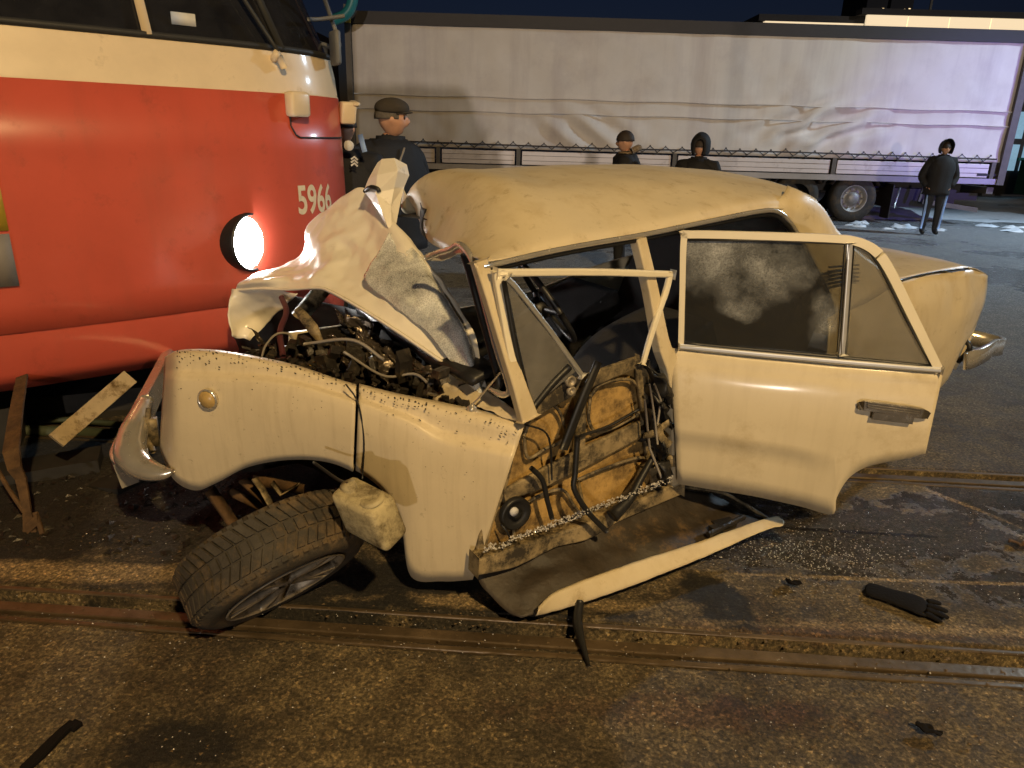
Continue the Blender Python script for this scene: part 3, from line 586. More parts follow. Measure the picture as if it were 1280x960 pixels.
# A pillar, windscreen trim, B pillar
bevel(obj('a_pillar', *bar([sp(598, 325, .17), sp(612, 370, .13), sp(630, 430, .08), sp(646, 480, .03), sp(660, 523, .0)], [.055, .05, .05, .055, .07], .04, CA, 20), 'paint', car, False), .007, 3)
obj('windscreen_trim', *tube([at(533, 322, 2.78), at(548, 316, 2.74), at(562, 312, 2.68), at(575, 306, 2.62), at(588, 320, 2.55), at(598, 350, 2.52), at(609, 392, 2.48), at(622, 440, 2.42), at(635, 478, 2.38), at(636, 490, 2.38), at(626, 493, 2.4), at(612, 484, 2.45)], .013, 8, 60), 'chrome', car)
obj('windscreen_rubber', *tube([at(580, 318, 2.62), at(591, 355, 2.56), at(603, 398, 2.52), at(616, 445, 2.46), at(624, 480, 2.42), at(612, 482, 2.46)], .015, 8, 40), 'black', car)
sheet('trim_fold', [[at(533, 320, 2.80), at(552, 318, 2.72), at(568, 311, 2.66), at(578, 306, 2.62)], [at(540, 326, 2.80), at(556, 325, 2.72), at(572, 318, 2.65), at(586, 318, 2.58)]], 'chrome', car, 6, 14, .003, .004, 20)
bevel(obj('b_pillar', *bar([sp(797, 297, .17), sp(812, 360, .12), sp(826, 430, .06), sp(842, 480, .04), sp(846, 600, .05)], [.05, .05, .06, .08, .09], .05, CA, 20), 'paint', car, False), .007, 3)
# far side of the cell: pillars and doors below the windows
for (u0, z0, u1, z1) in ((-.35, .85, .12, 1.40), (.72, .90, .70, 1.46), (1.95, 1.05, 1.62, 1.45)):
    obj('far_pillar', *bar([cl(u0, 1.55, z0), cl(u1, 1.43, z1)], .07, .04, CA), 'inner_paint', car)
sheet('far_doors', [[cl(u, 1.55, z) for u, z in ((-.4, .78), (.3, .80), (.9, .84), (1.6, 1.0), (2.3, 1.08), (2.95, 1.06))], [cl(u, 1.60, .6) for u in (-.4, .3, .9, 1.6, 2.3, 2.95)], [cl(u, 1.55, .25) for u in (-.4, .3, .9, 1.6, 2.3, 2.9)]], 'paint', car, 8, 24, .02)
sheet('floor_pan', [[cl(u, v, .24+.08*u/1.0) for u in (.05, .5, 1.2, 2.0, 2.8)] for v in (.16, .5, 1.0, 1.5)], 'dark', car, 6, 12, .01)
def seat(u, v, rec, name='seat'):
    g = [[cl(u-.25, v+dv*.26, .54+.08*u), cl(u, v+dv*.27, .57+.08*u), cl(u+.22, v+dv*.27, .56+.08*u), cl(u+.32+rec*.6, v+dv*.25, .76+.08*u), cl(u+.40+rec*1.8, v+dv*.2, .90+.06*u)] for dv in (-1, -.5, 0, .5, 1)]
    o = sheet(name, g, 'fabric', car, 12, 24, .12); return o
seat(.42, .42, .18); seat(.45, 1.12, .18)
sheet('rear_bench', [[cl(1.25, v, .70), cl(1.6, v, .74), cl(1.72, v, .95), cl(1.85, v, 1.20)] for v in (.15, .5, 1.0, 1.45)], 'fabric', car, 12, 16, .12)
sheet('dashboard', [[cl(.10, v, .62), cl(.12, v, .80), cl(.02, v, .90), cl(-.10, v, .88)] for v in (.22, .6, 1.0, 1.45)], 'black', car, 12, 14, .03, .02, 6)
sc = sp(684, 378, .45); sax = Vector(CA*.75+Vector((0, 0, .55))-CLt*.25).normalized()
tor = []
a_ = sax.cross(Vector((0, 0, 1))).normalized(); b_ = sax.cross(a_)
stw = obj('steering_wheel', *join(tube([sc+(a_*math.cos(t)+b_*math.sin(t))*.19 for t in np.linspace(0, 2*math.pi, 40)], .013, 8), tube([sc-a_*.19, sc-sax*.03, sc+a_*.19], .014, 8, 12), lathe(sc-sax*.05, sax, [(.05, 0), (.05, .03), (.001, .04)], 20)), 'black', car)
obj('steering_column', *tube([sc-sax*.04, sc-sax*.35], .03), 'black', car)

# --- front door: skin torn down, inner frame showing
DN = CLt
def dp(x, y, v=.05): return sp(x, y, v)
fbd = sheet('front_door', [[dp(652, 528, .10), dp(700, 490, .10), dp(745, 468, .10), dp(795, 450, .10)], [dp(630, 605, .11), dp(690, 580, .10), dp(750, 552, .10), dp(815, 520, .10)], [dp(600, 690, .08), dp(670, 665, .09), dp(750, 635, .09), dp(830, 605, .09)]], 'fibreboard', car, 24, 30, .004, .012, 6)
def rib(pts, wd_, name='inner_rib', m='inner_paint', th=.018, v=.062):
    return bevel(obj(name, *bar([dp(x, y, v) for x, y in pts], wd_, th, (0, 0, 1) if abs(pts[0][0]-pts[-1][0]) > abs(pts[0][1]-pts[-1][1]) else CA, 24), m, fbd, False), .006, 2)
rib([(655, 522), (700, 492), (745, 472), (797, 452)], [.05, .07, .06, .05])
rib([(628, 620), (680, 596), (740, 566), (816, 528)], [.05, .085, .09, .07])
rib([(598, 697), (670, 676), (750, 645), (832, 608)], [.03, .05, .05, .05])
rib([(722, 484), (726, 520), (722, 575)], [.05, .04, .06])
rib([(800, 452), (806, 500), (812, 560), (822, 606)], [.06, .06, .06, .06])
rib([(640, 545), (628, 600), (610, 650), (600, 690)], [.04, .05, .05, .04])
# rolled lips round the openings
def loop(pts, m='inner_paint', rad=.007):
    P = [dp(x, y, .07) for x, y in pts]+[dp(*pts[0], .07)]; obj('opening_lip', *tube(P, rad, 6, 50), m, fbd)
loop([(738, 496), (752, 480), (785, 474), (798, 486), (801, 512), (780, 528), (748, 540), (736, 525)])
loop([(655, 545), (668, 515), (688, 505), (702, 520), (704, 548), (680, 562), (660, 572)])
loop([(722, 600), (750, 588), (800, 572), (816, 585), (808, 612), (770, 632), (735, 640)])
loop([(640, 655), (660, 628), (700, 612), (716, 630), (725, 650), (690, 668), (650, 680)])
obj('black_strut', *bar([dp(748, 452, -.02), dp(728, 500, -.03), dp(704, 562, -.02)], [.028, .034, .034], .012, CA, 10), 'black', fbd)
obj('window_channel', *tube([dp(722, 545, -.02), dp(719, 590, -.03), dp(718, 612, -.04), dp(735, 640, -.06), dp(758, 664, -.07)], .011, 8, 24), 'black', fbd)
obj('window_regulator', *join(tube([dp(664, 585, .0), dp(678, 600, .0), dp(684, 625, .0), dp(690, 648, .0)], .010, 8, 20), tube([dp(725, 545, .03), dp(760, 533, .03), dp(798, 512, .03)], .006, 6, 12), tube([dp(655, 530, .03), dp(685, 545, .02), dp(690, 600, .03)], .004, 6, 12)), 'black', fbd)
obj('door_strap', *tube([dp(818, 568, .0), dp(800, 600, -.01), dp(788, 622, -.02), dp(765, 645, -.03)], [.012, .016, .02, .03], 8, 16), 'black', fbd)
obj('door_speaker', *join(lathe(dp(642, 640, .05), -CLt, [(.065, 0), (.065, .02), (.055, .025), (.045, .012), (.018, .01), (.018, .03), (.001, .032)], 24), tube([dp(626, 655, .02), dp(634, 665, .0), dp(638, 676, .01), dp(636, 682, .02)], .004, 6, 12)), 'black', fbd)
obj('speaker_cone', *lathe(dp(642, 639, .02), -CLt, [(.017, .0), (.017, .008), (.001, .010)], 16), 'white_cloth', fbd)
for k in range(5):
    c = [(798+random.uniform(-8, 8), 455+k*32), (815+random.uniform(-10, 12), 480+k*26), (828+random.uniform(-10, 8), 505+k*24)]
    sheet('pillar_trim', [[dp(c[0][0], c[0][1], .06), dp(c[0][0]+12, c[0][1]-4, .02), dp(c[0][0]+26, c[0][1], .0)], [dp(*c[1], .03), dp(c[1][0]+10, c[1][1], -.03), dp(c[1][0]+18, c[1][1]+3, .02)], [dp(*c[2], .03), dp(c[2][0]+6, c[2][1]+3, -.01), dp(c[2][0]+10, c[2][1]+8, .04)]], 'black', car, 12, 10, .004, .04, 12, seed=k*3)
obj('lock_plate', *join(bar([dp(805, 545, -.02), dp(820, 540, -.02), dp(836, 528, -.01)], [.02, .04, .03], .006, (0, 0, 1), 8), bar([dp(822, 532, -.02), dp(828, 548, -.02), dp(838, 556, -.02)], .03, .006, CA, 8)), 'inner_paint', car)
obj('lock_rods', *join(tube([dp(812, 480, -.03), dp(818, 520, -.04), dp(822, 555, -.03)], .004), tube([dp(818, 480, -.03), dp(826, 500, -.03), dp(822, 530, -.03)], .004), tube([dp(806, 500, 0), dp(812, 560, -.02), dp(828, 600, -.01)], .005)), 'cable', car)
# window frame of the front door
wfm = bevel(obj('window_frame', *bar([sp(655, 520, .01), sp(640, 450, .05), sp(629, 390, .08), sp(622, 350, .10), sp(621, 338, .10)], .032, .022, CA, 20), 'paint_clean', fbd, False), .006, 3)
bevel(obj('window_frame', *bar([sp(619, 341, .098), sp(740, 340, .098), sp(841, 343, .098)], .026, .024, (0, 0, 1), 8), 'paint_clean', fbd, False), .006, 3)
bevel(obj('bent_frame_end', *bar([sp(838, 341, .10), sp(832, 365, .09), sp(818, 405, .06), sp(803, 456, .04)], [.025, .026, .024, .02], .02, CA, 16), 'paint_clean', fbd, False), .007, 3)
bevel(obj('vent_window_bar', *bar([sp(634, 346, .07), sp(660, 378, .06), sp(694, 422, .04), sp(728, 470, .01)], .02, .014, CA, 12), 'alu', fbd, False), .007, 3)
obj('vent_window_seal', *join(tube([sp(630, 352, .07), sp(642, 420, .05), sp(655, 480, .03), sp(664, 512, .02)], .010, 6, 12), tube([sp(664, 512, .02), sp(690, 480, .02), sp(712, 458, .02)], .014, 6, 10)), 'black', fbd)
obj('vent_window_pane', *poly_solid([sp(633, 352, .07), sp(722, 462, .02), sp(666, 508, .02), sp(648, 430, .05)], CLt, .004), 'dusty_glass', fbd, False)
obj('mirror_knob', *join(lathe(sp(712, 476, .03), -CLt, [(.022, 0), (.022, .012), (.014, .014), (.012, .006), (.001, .006)], 18), lathe(sp(713, 488, .03), -CLt, [(.018, 0), (.018, .012), (.010, .012), (.001, .004)], 18)), 'rim', fbd)
# door skin, fallen outward and lying inside-up
sk = [[(592, 706, .20), (650, 690, .21), (710, 668, .23), (770, 641, .26), (838, 608, .29)], [(598, 725, .15), (660, 712, .16), (730, 690, .18), (800, 660, .2), (890, 618, .23)], [(620, 748, .10), (680, 735, .12), (770, 706, .14), (850, 676, .16), (935, 640, .17)], [(652, 770, .06), (700, 755, .08), (800, 720, .10), (890, 690, .12), (974, 655, .14)]]
dsk = sheet('door_skin', [[atz(*p) for p in r_] for r_ in sk], 'inner_paint', car, 24, 36, .004, .02, 5)
dsk.data.materials[0] = mat('skin_inside', (.028, .020, .012), .6, var=.5, vs_=8, dirt=(.17, .10, .035), dscale=4, dlo=.55, dhi=.72, bump=.5, bs=25)
e0 = [atz(672, 764, .10), atz(700, 742, .11), atz(780, 712, .13), atz(870, 683, .145), atz(960, 652, .16), atz(978, 654, .155)]
e1 = [atz(668, 772, .06), atz(715, 763, .04), atz(790, 738, .06), atz(875, 703, .10), atz(950, 668, .135), atz(974, 660, .145)]
e0 = [p-Vector((0, .014, -.008)) for p in e0]; e1 = [p-Vector((0, .016, -.012)) for p in e1]
e1 = [b+(a-b)*.22 for a, b in zip(e0, e1)]
sheet('door_skin_edge', [[a+Vector((0, .02, .004)) for a in e0], e0, e1, [b+Vector((0, .03, .0)) for b in e1]], 'paint', dsk, 13, 60, .003, .004, 14, hard=True)
obj('skin_rim', *tube([atz(845, 607, .29), atz(900, 615, .25), atz(930, 630, .20), atz(965, 652, .155)], .008, 6, 20), 'inner_paint', dsk)
obj('latch', *join(box(atz(905, 655, .17), .10, .05, .025, (1, .45, 0)), box(atz(895, 662, .175), .06, .03, .04, (1, .45, 0)), tube([atz(885, 668, .18), atz(930, 646, .19)], .012)), 'engine', dsk, False)
obj('hanging_rubber', *tube([atz(725, 752, .08), at(722, 780, 2.22), atz(736, 832, .01)], [.016, .02, .006], 6, 14), 'black', car)
bevel(obj('sill', *bar([sp(592, 705, .03), sp(640, 692, .03), sp(690, 672, .05), sp(730, 660, .03), sp(770, 640, .05), sp(848, 606, .06)], [.07, .09, .06, .08, .06, .07], .06, (0, 0, 1), 30), 'inner_paint', car, False), .008, 2)

# --- rear door, swung wide open
RH = Vector((.68, 2.74, 0)); RDn = Vector((.19, .92, 0)).normalized()
def rd(x, y, d=0): return atp(x, y, RH+RDn*d, RDn)
dt = [(838, 435), (890, 440), (940, 446), (990, 450), (1030, 454), (1050, 456), (1075, 458), (1100, 460), (1125, 462), (1150, 464), (1179, 467)]
db = [(847, 605), (890, 612), (940, 620), (1000, 633), (1040, 643), (1046, 622), (1059, 600), (1076, 587), (1097, 580), (1130, 574), (1157, 567)]
dprof = [(0, .012), (.04, 0), (.1, -.004), (.14, -.016), (.35, -.030), (.6, -.030), (.635, -.031), (.65, -.012), (.85, -.008), (1, .004)]
DT = cr([(*p, 0) for p in dt], 61); DB = cr([(*p, 0) for p in db], 61)
tl = [0, .03, .08, .12, .16, .25, .35, .47, .58, .63, .66, .75, .88, 1]
G = []
for t in tl:
    row = []
    for a, c in zip(DT, DB):
        # crease height follows the door, not the wheel-arch cut
        yb = a[1]+(605+(a[0]-847)*.20-a[1])
        x = a[0]*(1-t)+c[0]*t; y = a[1]*(1-t)+c[1]*t; tt = min(1, max(0, (y-a[1])/(yb-a[1])))
        k1 = float(np.interp(tt, [p[0] for p in dprof], [p[1] for p in dprof])); k2 = float(np.interp(tt, [0, .04, .1, .14, .35, .7, 1], [.012, 0, -.004, -.016, -.03, -.024, -.01]))
        f_ = min(1, max(0, (x-1000)/50)); row.append(rd(x, y, k1*(1-f_)+k2*f_))
    G.append(row)
G = np.array([[tuple(p) for p in r_] for r_ in G])
rdoor = solid(obj('rear_door', G.reshape(-1, 3), grid_faces(len(tl), 61), 'paint', car), .03, 1)
rdoor.data.materials[0] = mat('paint_door', (.56, .485, .345), .4, coat=.18, var=.05, vs_=3, dirt=(.40, .32, .19), dscale=3.2, dlo=.5, dhi=.72, streak=((.34, .27, .16), .22, (22, 22, 1.4)))
bevel(obj('window_frame', *bar([rd(851, 436, .01), rd(853, 360, .01), rd(855, 298, .01), rd(862, 293, .01), rd(960, 295, .01), rd(1040, 298, .01), rd(1068, 301, .01), rd(1092, 312, .01), rd(1110, 335, .01), rd(1140, 395, .01), rd(1174, 464, .01)], [.022, .022, .024, .028, .028, .028, .030, .034, .034, .032, .03], .022, Vector((0, 0, 1)).cross(RDn)+Vector((0, 0, 1))*1.0, 80), 'paint_clean', rdoor, False), .007, 3)
bevel(obj('pane_divider', *bar([rd(1063, 303, .008), rd(1058, 375, .008), rd(1053, 444, .008)], .024, .018, Vector((1, 0, 0)), 8), 'alu', rdoor, False), .007, 3)
bevel(obj('sill_trim', *bar([rd(848, 433, .0), rd(950, 443, .0), rd(1060, 453, .0), rd(1178, 463, .0)], .022, .016, (0, 0, 1), 12), 'alu', rdoor, False), .007, 3)
obj('sill_seal', *bar([rd(852, 429, .006), rd(950, 438, .006), rd(1060, 448, .006), rd(1172, 459, .006)], .014, .012, (0, 0, 1), 12), 'black', rdoor)
o_ = OFF[rdoor]
glass_mat('frosted', (.62, .65, .68), (.48, .48, .46), .6, frost=[(tuple(rd(905, 322)-o_), .20, 1.5), (tuple(rd(965, 335)-o_), .17, 1.4), (tuple(rd(930, 378)-o_), .09, 1.2), (tuple(rd(1030, 400)-o_), .10, .8), (tuple(rd(872, 306)-o_), .12, 1.0)], base_alpha=.02)
obj('window_pane', *poly_solid([rd(856, 300, .012), rd(1060, 304, .012), rd(1052, 444, .012), rd(853, 430, .012)], RDn, .004), 'frosted', rdoor, False)
obj('quarter_pane', *poly_solid([rd(1065, 305, .012), rd(1088, 313, .012), rd(1106, 337, .012), rd(1168, 458, .012), rd(1056, 446, .012)], RDn, .004), 'dusty_glass', rdoor, False)
obj('window_seal', *join(tube([rd(858, 300, .004), rd(960, 301, .004), rd(1056, 305, .004), rd(1052, 372, .004), rd(1047, 440, .004)], .004, 6), tube([rd(857, 300, .004), rd(855, 430, .004)], .004, 6), tube([rd(1069, 306, .004), rd(1088, 316, .004), rd(1102, 338, .004), rd(1134, 402, .004), rd(1164, 457, .004)], .004, 6), tube([rd(1067, 306, .004), rd(1062, 375, .004), rd(1057, 444, .004)], .004, 6)), 'black', rdoor)
hd = bevel(obj('door_handle', *join(bar([rd(1075, 508, -.032), rd(1084, 507, -.044), rd(1148, 516, -.044), rd(1159, 519, -.032)], [.026, .04, .04, .024], .016, (0, 0, 1), 8), bar([rd(1090, 518, -.036), rd(1140, 524, -.036)], .03, .03, (0, 0, 1)), *[bar([rd(1084, 503+q*3, -.054), rd(1150, 512+q*3, -.054)], .004, .004, (0, 0, 1)) for q in range(3)]), 'handle_metal', rdoor, False), .004)
obj('handle_cup', *lathe(rd(1118, 524, -.02), -RDn, [(.075, .0), (.06, .004), (.03, .002), (.001, .001)], 24), 'paint_door', rdoor)
for k, y in enumerate((470, 575)):
    obj('door_hinge', *box(rd(840, y, .03), .05, .03, .05, (1, .3, 0)), 'inner_paint', rdoor)

# ================================================================== TRAM
TNose = Vector((-1.2, 5.1, 0)); TX = Vector((.906, .423, 0)); TY = Vector((-.423, .906, 0))
half = [(-9, -1.25), (-6, -1.25), (-4.4, -1.245), (-3.5, -1.22), (-2.6, -1.1), (-1.96, -.98), (-1.435, -.853), (-.752, -.642), (-.45, -.52), (-.2, -.35), (-.05, -.15), (0, 0)]
plan = [(*p, 0) for p in half]+[(x, -y, 0) for x, y in half[-2::-1]]
PL = cr(plan, 221)
tprof = [(.42, .10), (.50, .05), (.52, .042), (.730, .004), (.738, .006), (.742, -.010), (.9, -.014), (1.2, -.016), (1.6, -.008), (1.925, .004)]
tprof2 = [(1.925, .004), (1.935, .010), (2.05, .022), (2.16, .045)]
tprof3 = [(2.165, .06), (2.5, .20), (2.85, .36), (2.95, .40)]
tprof4 = [(2.95, .39), (3.05, .46), (3.13, .60), (3.16, .9), (3.17, 1.2)]
def tinw(p, d):
    ax = Vector((min(p[0]-.0, -1.3) if p[0] > -1.3 else p[0], 0, 0)); q = ax-Vector(p); q = q.normalized() if q.length > 1e-6 else q; return Vector(p)+q*d
def tpt(i, z, d):
    p = tinw(PL[i], d); return TNose+TX*p.x+TY*p.y+Vector((0, 0, z))
tram = thing('tram', 'red and cream tram with lit round headlamp pressed into the car', 'tram', (-4.5, 3.6, 0))
def tsurf(name, prf, m, i0=0, i1=221, parent=tram):
    V = [tpt(i, z, d) for z, d in prf for i in range(i0, i1)]
    return obj(name, V, grid_faces(len(prf), i1-i0), m, parent)
tb = solid(tsurf('body', tprof, 'tram_red'), .01)
tsurf('cream_band', tprof2, 'tram_cream'); tsurf('roof', tprof4, 'tram_cream')
tg = tsurf('windscreen', tprof3, 'tram_glass')
tsurf('floor', [(.5, .05), (.5, .6), (.5, 1.2)], 'underbody'); tsurf('cab_floor', [(1.9, .03), (1.9, .6), (1.9, 1.2)], 'underbody')
obj('window_gasket', *tube([tpt(i, 2.165, .045) for i in range(30, 191)], .018, 8), 'gasket', tram)
def tidx(px, z, d=0):
    best = None
    for i in range(221):
        p = tpt(i, z, d); q = RM.transposed() @ (p-C0)
        if q.z < -.1:
            x = 640-FPX*q.x/q.z
            if i <= 112 and (best is None or abs(x-px) < best[0]): best = (abs(x-px), i)
    return best[1]
for px_, wd_ in ((185, .045), (345, .035)):
    i = tidx(px_, 2.2, .08)
    obj('window_pillar', *bar([tpt(i, 2.16, .04), tpt(i, 2.5, .185), tpt(i, 2.9, .37)], wd_, .03, TX), 'tram_cream' if px_ < 300 else 'gasket', tram)
# headlamp
HL = at(322, 306, 4.28); hi = tidx(318, 1.15)
hl_i = [i for i in range(111) if tpt(i, 1.15, 0).y > 4.2][0]
HA = (TX*.70-TY*.71).normalized()
HL = at(325, 304, 4.22)-HA*.01
lampo = obj('headlamp', *lathe(HL-HA*.10, HA, [(.160, -.12), (.170, -.04), (.172, .05), (.166, .062), (.156, .060), (.150, .03)], 40), 'black', tram)
obj('lamp_lens', *lathe(HL-HA*.10, HA, [(.154, .035), (.13, .060), (.08, .078), (.001, .084)], 40), 'head_glow', lampo)
# number, hatch, boxes
def decal(name, text, px0, px1, ztop_px, zbot_px, m, parent, zc):
    i0 = tidx(px0, zc, -.016); i1 = tidx(px1, zc, -.016)
    cu = bpy.data.curves.new('n', 'FONT'); cu.body = text; cu.offset = .022; to = bpy.data.objects.new('n', cu); COL.objects.link(to)
    dg = bpy.context.evaluated_depsgraph_get(); me = to.evaluated_get(dg).to_mesh()
    bm = bmesh.new(); bm.from_mesh(me); bmesh.ops.triangulate(bm, faces=bm.faces[:])
    vs_ = np.array([v.co[:] for v in bm.verts]); F = [tuple(v.index for v in f.verts) for f in bm.faces]; bm.free(); to.evaluated_get(dg).to_mesh_clear()
    bpy.data.objects.remove(to); bpy.data.curves.remove(cu)
    x0, x1, y0, y1 = vs_[:, 0].min(), vs_[:, 0].max(), vs_[:, 1].min(), vs_[:, 1].max()
    V = []
    for v in vs_:
        s = i0+(v[0]-x0)/(x1-x0)*(i1-i0); j = int(s); f = s-j
        z = zbot_px+(v[1]-y0)/(y1-y0)*(ztop_px-zbot_px)
        d = float(np.interp(z, [p[0] for p in tprof+tprof2[1:]], [p[1] for p in tprof+tprof2[1:]]))-.005
        V.append(tpt(j, z, d)*(1-f)+tpt(min(j+1, 220), z, d)*f)
    return obj(name, V, F, m, parent, False)
zt = at(392, 231, 4.55).z; zb = at(392, 268, 4.55).z
decal('fleet_number', '5966', 371, 413, zt, zb, 'number_paint', tram, 1.25)
hz0, hz1 = 1.70, 1.93
i0, i1 = tidx(362, 1.8, 0), tidx(424, 1.8, 0)
obj('hatch_outline', *tube([tpt(i0, 1.92, -.005), tpt(i0, 1.75, -.008), tpt(i0+1, 1.70, -.01)]+[tpt(i, 1.685, -.011) for i in range(i0+2, i1)], .005, 6), 'gasket', tram)
bi = tidx(368, 1.87, 0); nrm = (tpt(bi, 1.87, -.1)-tpt(bi, 1.87, 0)).normalized()
bevel(obj('hatch_hinge', *box(tpt(bi, 1.87, -.03), .14, .08, .14, (tpt(bi+2, 1.87, 0)-tpt(bi-2, 1.87, 0)).normalized()), 'tram_cream', tram), .02)
bi = tidx(426, 1.80, 0)
bevel(obj('front_clamp', *join(box(tpt(bi, 1.84, -.05), .10, .12, .14, TX, (.1, 0, 1)), box(tpt(bi, 1.84, -.10)+Vector((0, 0, .06)), .05, .14, .03, TX, (.3, 0, 1))), 'tram_cream', tram), .02)
obj('wiper_spindle', *join(lathe(tpt(tidx(343, 2.1), 2.12, .0), Vector((.5, -.6, .4)), [(.022, -.03), (.022, .03), (.001, .035)], 12), tube([tpt(tidx(343, 2.1), 2.12, -.02), tpt(tidx(350, 2.1), 2.06, -.02)], .02)), 'tram_cream', tram)
obj('wiper', *tube([tpt(tidx(343, 2.1), 2.14, -.02), tpt(tidx(300, 2.3, .1), 2.5, .13), tpt(tidx(270, 2.5, .2), 2.75, .25)], .012, 6, 10), 'gasket', tram)
obj('destination_card', *join(bar([tpt(tidx(215, 2.3, .1), 2.26, .08), tpt(tidx(235, 2.3, .1), 2.26, .08)], .06, .004, (0, 0, 1))), 'patch', tram)
mir = obj('mirror_arm', *join(tube([tpt(tidx(415, 2.2, .1), 2.25, .10), at(424, 60, 4.9), at(413, 20, 4.9), at(395, -30, 4.7)], .014, 8, 14), tube([at(386, 24, 4.7), at(400, 24, 4.8), at(430, 20, 4.9)], .012, 8, 8)), 'pole', tram)
bevel(obj('mirror', *box(at(419, 60, 4.85), .04, .14, .20, (.8, .5, 0)), 'pole', mir), .02)
# side door edge at the left: yellow and grey panels standing proud
li = tidx(2, 1.3)
def tpatch(name, px0, px1, z0, z1, m, d=-.02):
    a, c = tidx(px0, (z0+z1)/2), tidx(px1, (z0+z1)/2); a, c = min(a, c), max(a, c)
    if c-a < 1: c = a+1
    V = [tpt(i, z, d) for z in (z0, (z0+z1)/2, z1) for i in range(a, c+1)]
    return solid(obj(name, V, grid_faces(3, c-a+1), m, tram), .03)
tpatch('yellow_panel', -140, -2, at(0, 292, 3.36).z, at(0, 205, 3.36).z, 'yellow_panel', -.022)
tpatch('grey_step', -140, 20, at(0, 362, 3.36).z, at(0, 296, 3.36).z, 'grey_panel', -.03)
# things hanging under the nose
obj('lifeguard_strut', *bar([at(70, 551, 3.25), at(110, 517, 3.42), at(163, 471, 3.62)], .085, .02, (.6, .0, -.62), 8), 'inner_paint', tram, False)
bpy.data.objects['lifeguard_strut'].data.materials[0] = mat('strut_paint', (.34, .26, .15), .6, var=.2, dirt=(.10, .06, .02), dscale=9, dlo=.5, dhi=.65)
obj('brake_pipe', *join(tube([at(-60, 522, 4.0), at(90, 525, 4.0), at(175, 533, 4.0)], .02), tube([at(-60, 536, 3.9), at(90, 540, 3.9), at(175, 545, 3.9)], .035)), 'greenpipe', tram)
obj('gear_case', *join(box(at(95, 500, 4.3), 1.2, .5, .24, TX), box(at(-30, 560, 3.75), .5, .5, .6, TX)), 'underbody', tram, False)
obj('rusty_bracket', *join(bar([Vector((-2.55, 3.55, .52)), at(14, 563, 2.95), at(26, 598, 2.9), at(34, 640, 2.85), at(38, 668, 2.8)], [.05, .07, .045, .035, .06], .012, (1, .2, .2), 9), bar([at(44, 640, 2.82), at(58, 682, 2.78)], .02, .01, (1, 0, 0)), tube([at(-10, 575, 2.98), at(10, 610, 2.92), at(30, 640, 2.88)], .010), box(at(40, 655, 2.8), .07, .01, .05, (.7, .2, .6))), 'rust', tram, False)
obj('coupler', *join(box(at(60, 590, 3.4), .5, .2, .12, (.9, .4, .05)), box(at(150, 610, 3.3), .22, .2, .1, (.8, -.3, .1))), 'underbody', tram, False)
for k, off in enumerate((-3.2, -5.1)):
    for s in (-.76, .76):
        c = TNose+TX*off+TY*s+Vector((0, 0, .35)); obj('tram_wheel', *lathe(c, TY, [(.001, -.06), (.33, -.06), (.35, .0), (.35, .05), (.001, .06)], 32), 'underbody', tram)

# ================================================================== TRAILER
TYp = 16.9
trl = thing('semi_trailer', 'long curtain-sided lorry trailer with grey canvas parked across the road', 'trailer', (3.6, 18.1, 0))
XL, XR = -3.62, 10.72; ZB, ZT, ZS = .96, 3.86, 1.40
def zt_(x): return -.000*(x-XL)
rows = []
nc, nr = 140, 34
for i in range(nr):
    z = ZS-.01+(ZT-ZS+.01)*i/(nr-1); row = []
    for j in range(nc):
        x = XL+(XR-XL)*j/(nc-1)
        p = Vector((x, z, 0)); dz = (z-ZS)/(ZT-ZS)
        y = .03*mn.fractal(p*.9, 1, 2, 3)+.018*mn.noise(Vector((x*2.2+z*2.0, z*1.5, 1)))*(1-dz)+.02*math.sin(x*5+mn.noise(p*1.4)*4)*max(0, .35-dz)*2
        # pulled folds over the rear wheels
        e = math.exp(-((x-6.6)/1.3)**2-((z-2.0)/.55)**2); y += .11*e*math.sin((x*.8-z*1.6)*7+mn.noise(p*2)*2.5)
        e = math.exp(-((x-1.4)/.9)**2-((z-1.8)/.4)**2); y += .09*e*math.sin((x*.9+z*1.2)*8)
        y += -.012*(abs(z-2.42) < .05)-.010*(abs(z-2.15) < .04)
        row.append((x, TYp+y, z))
    rows.append(row)
cv = solid(obj('canvas', [p for r_ in rows for p in r_], grid_faces(nr, nc), 'canvas', trl), .004)
for z_ in (2.15, 2.45):
    obj('canvas_seam', *bar([(XL+(XR-XL)*k_/60, TYp-.035+.03*mn.fractal(Vector((XL+(XR-XL)*k_/60, z_, 0))*.9, 1, 2, 3), z_+.01*math.sin(k_*.7)) for k_ in range(61)], .022, .03, (0, 0, 1)), 'canvas', cv)
obj('top_rail', *bar([(XL-.05, TYp, ZT+.09), (XR+.06, TYp, ZT+.07)], .24, .12, (0, 0, 1)), 'trailer_dark', trl, False)
obj('roof_sheet', *box(((XL+XR)/2, TYp+1.26, ZT+.16), XR-XL, 2.5, .04), 'trailer_dark', trl, False)
obj('end_wall', *box((XL+.02, TYp+1.26, (ZB+ZT)/2), .06, 2.46, ZT-ZB), 'trailer_dark', trl, False)
obj('rear_doors', *box((XR-.02, TYp+1.26, (ZB+ZT)/2), .06, 2.46, ZT-ZB), 'trailer_dark', trl, False)
obj('corner_post', *box((XL-.07, TYp-.03, (ZB+ZT)/2+.15), .12, .12, ZT-ZB+.35), 'trailer_frame', trl, False)
obj('rear_post', *box((XR+.08, TYp-.03, (ZB+ZT)/2), .16, .14, ZT-ZB+.1), 'trailer_frame', trl, False)
obj('marker_light', *box((XL-.04, TYp-.12, ZT+.12), .10, .05, .30), 'yellowstrap', trl, False)
bx = [at(x, 195, TYp).x for x in (548, 648, 843, 1043, 1243)]; bx = [XL]+bx[0:]
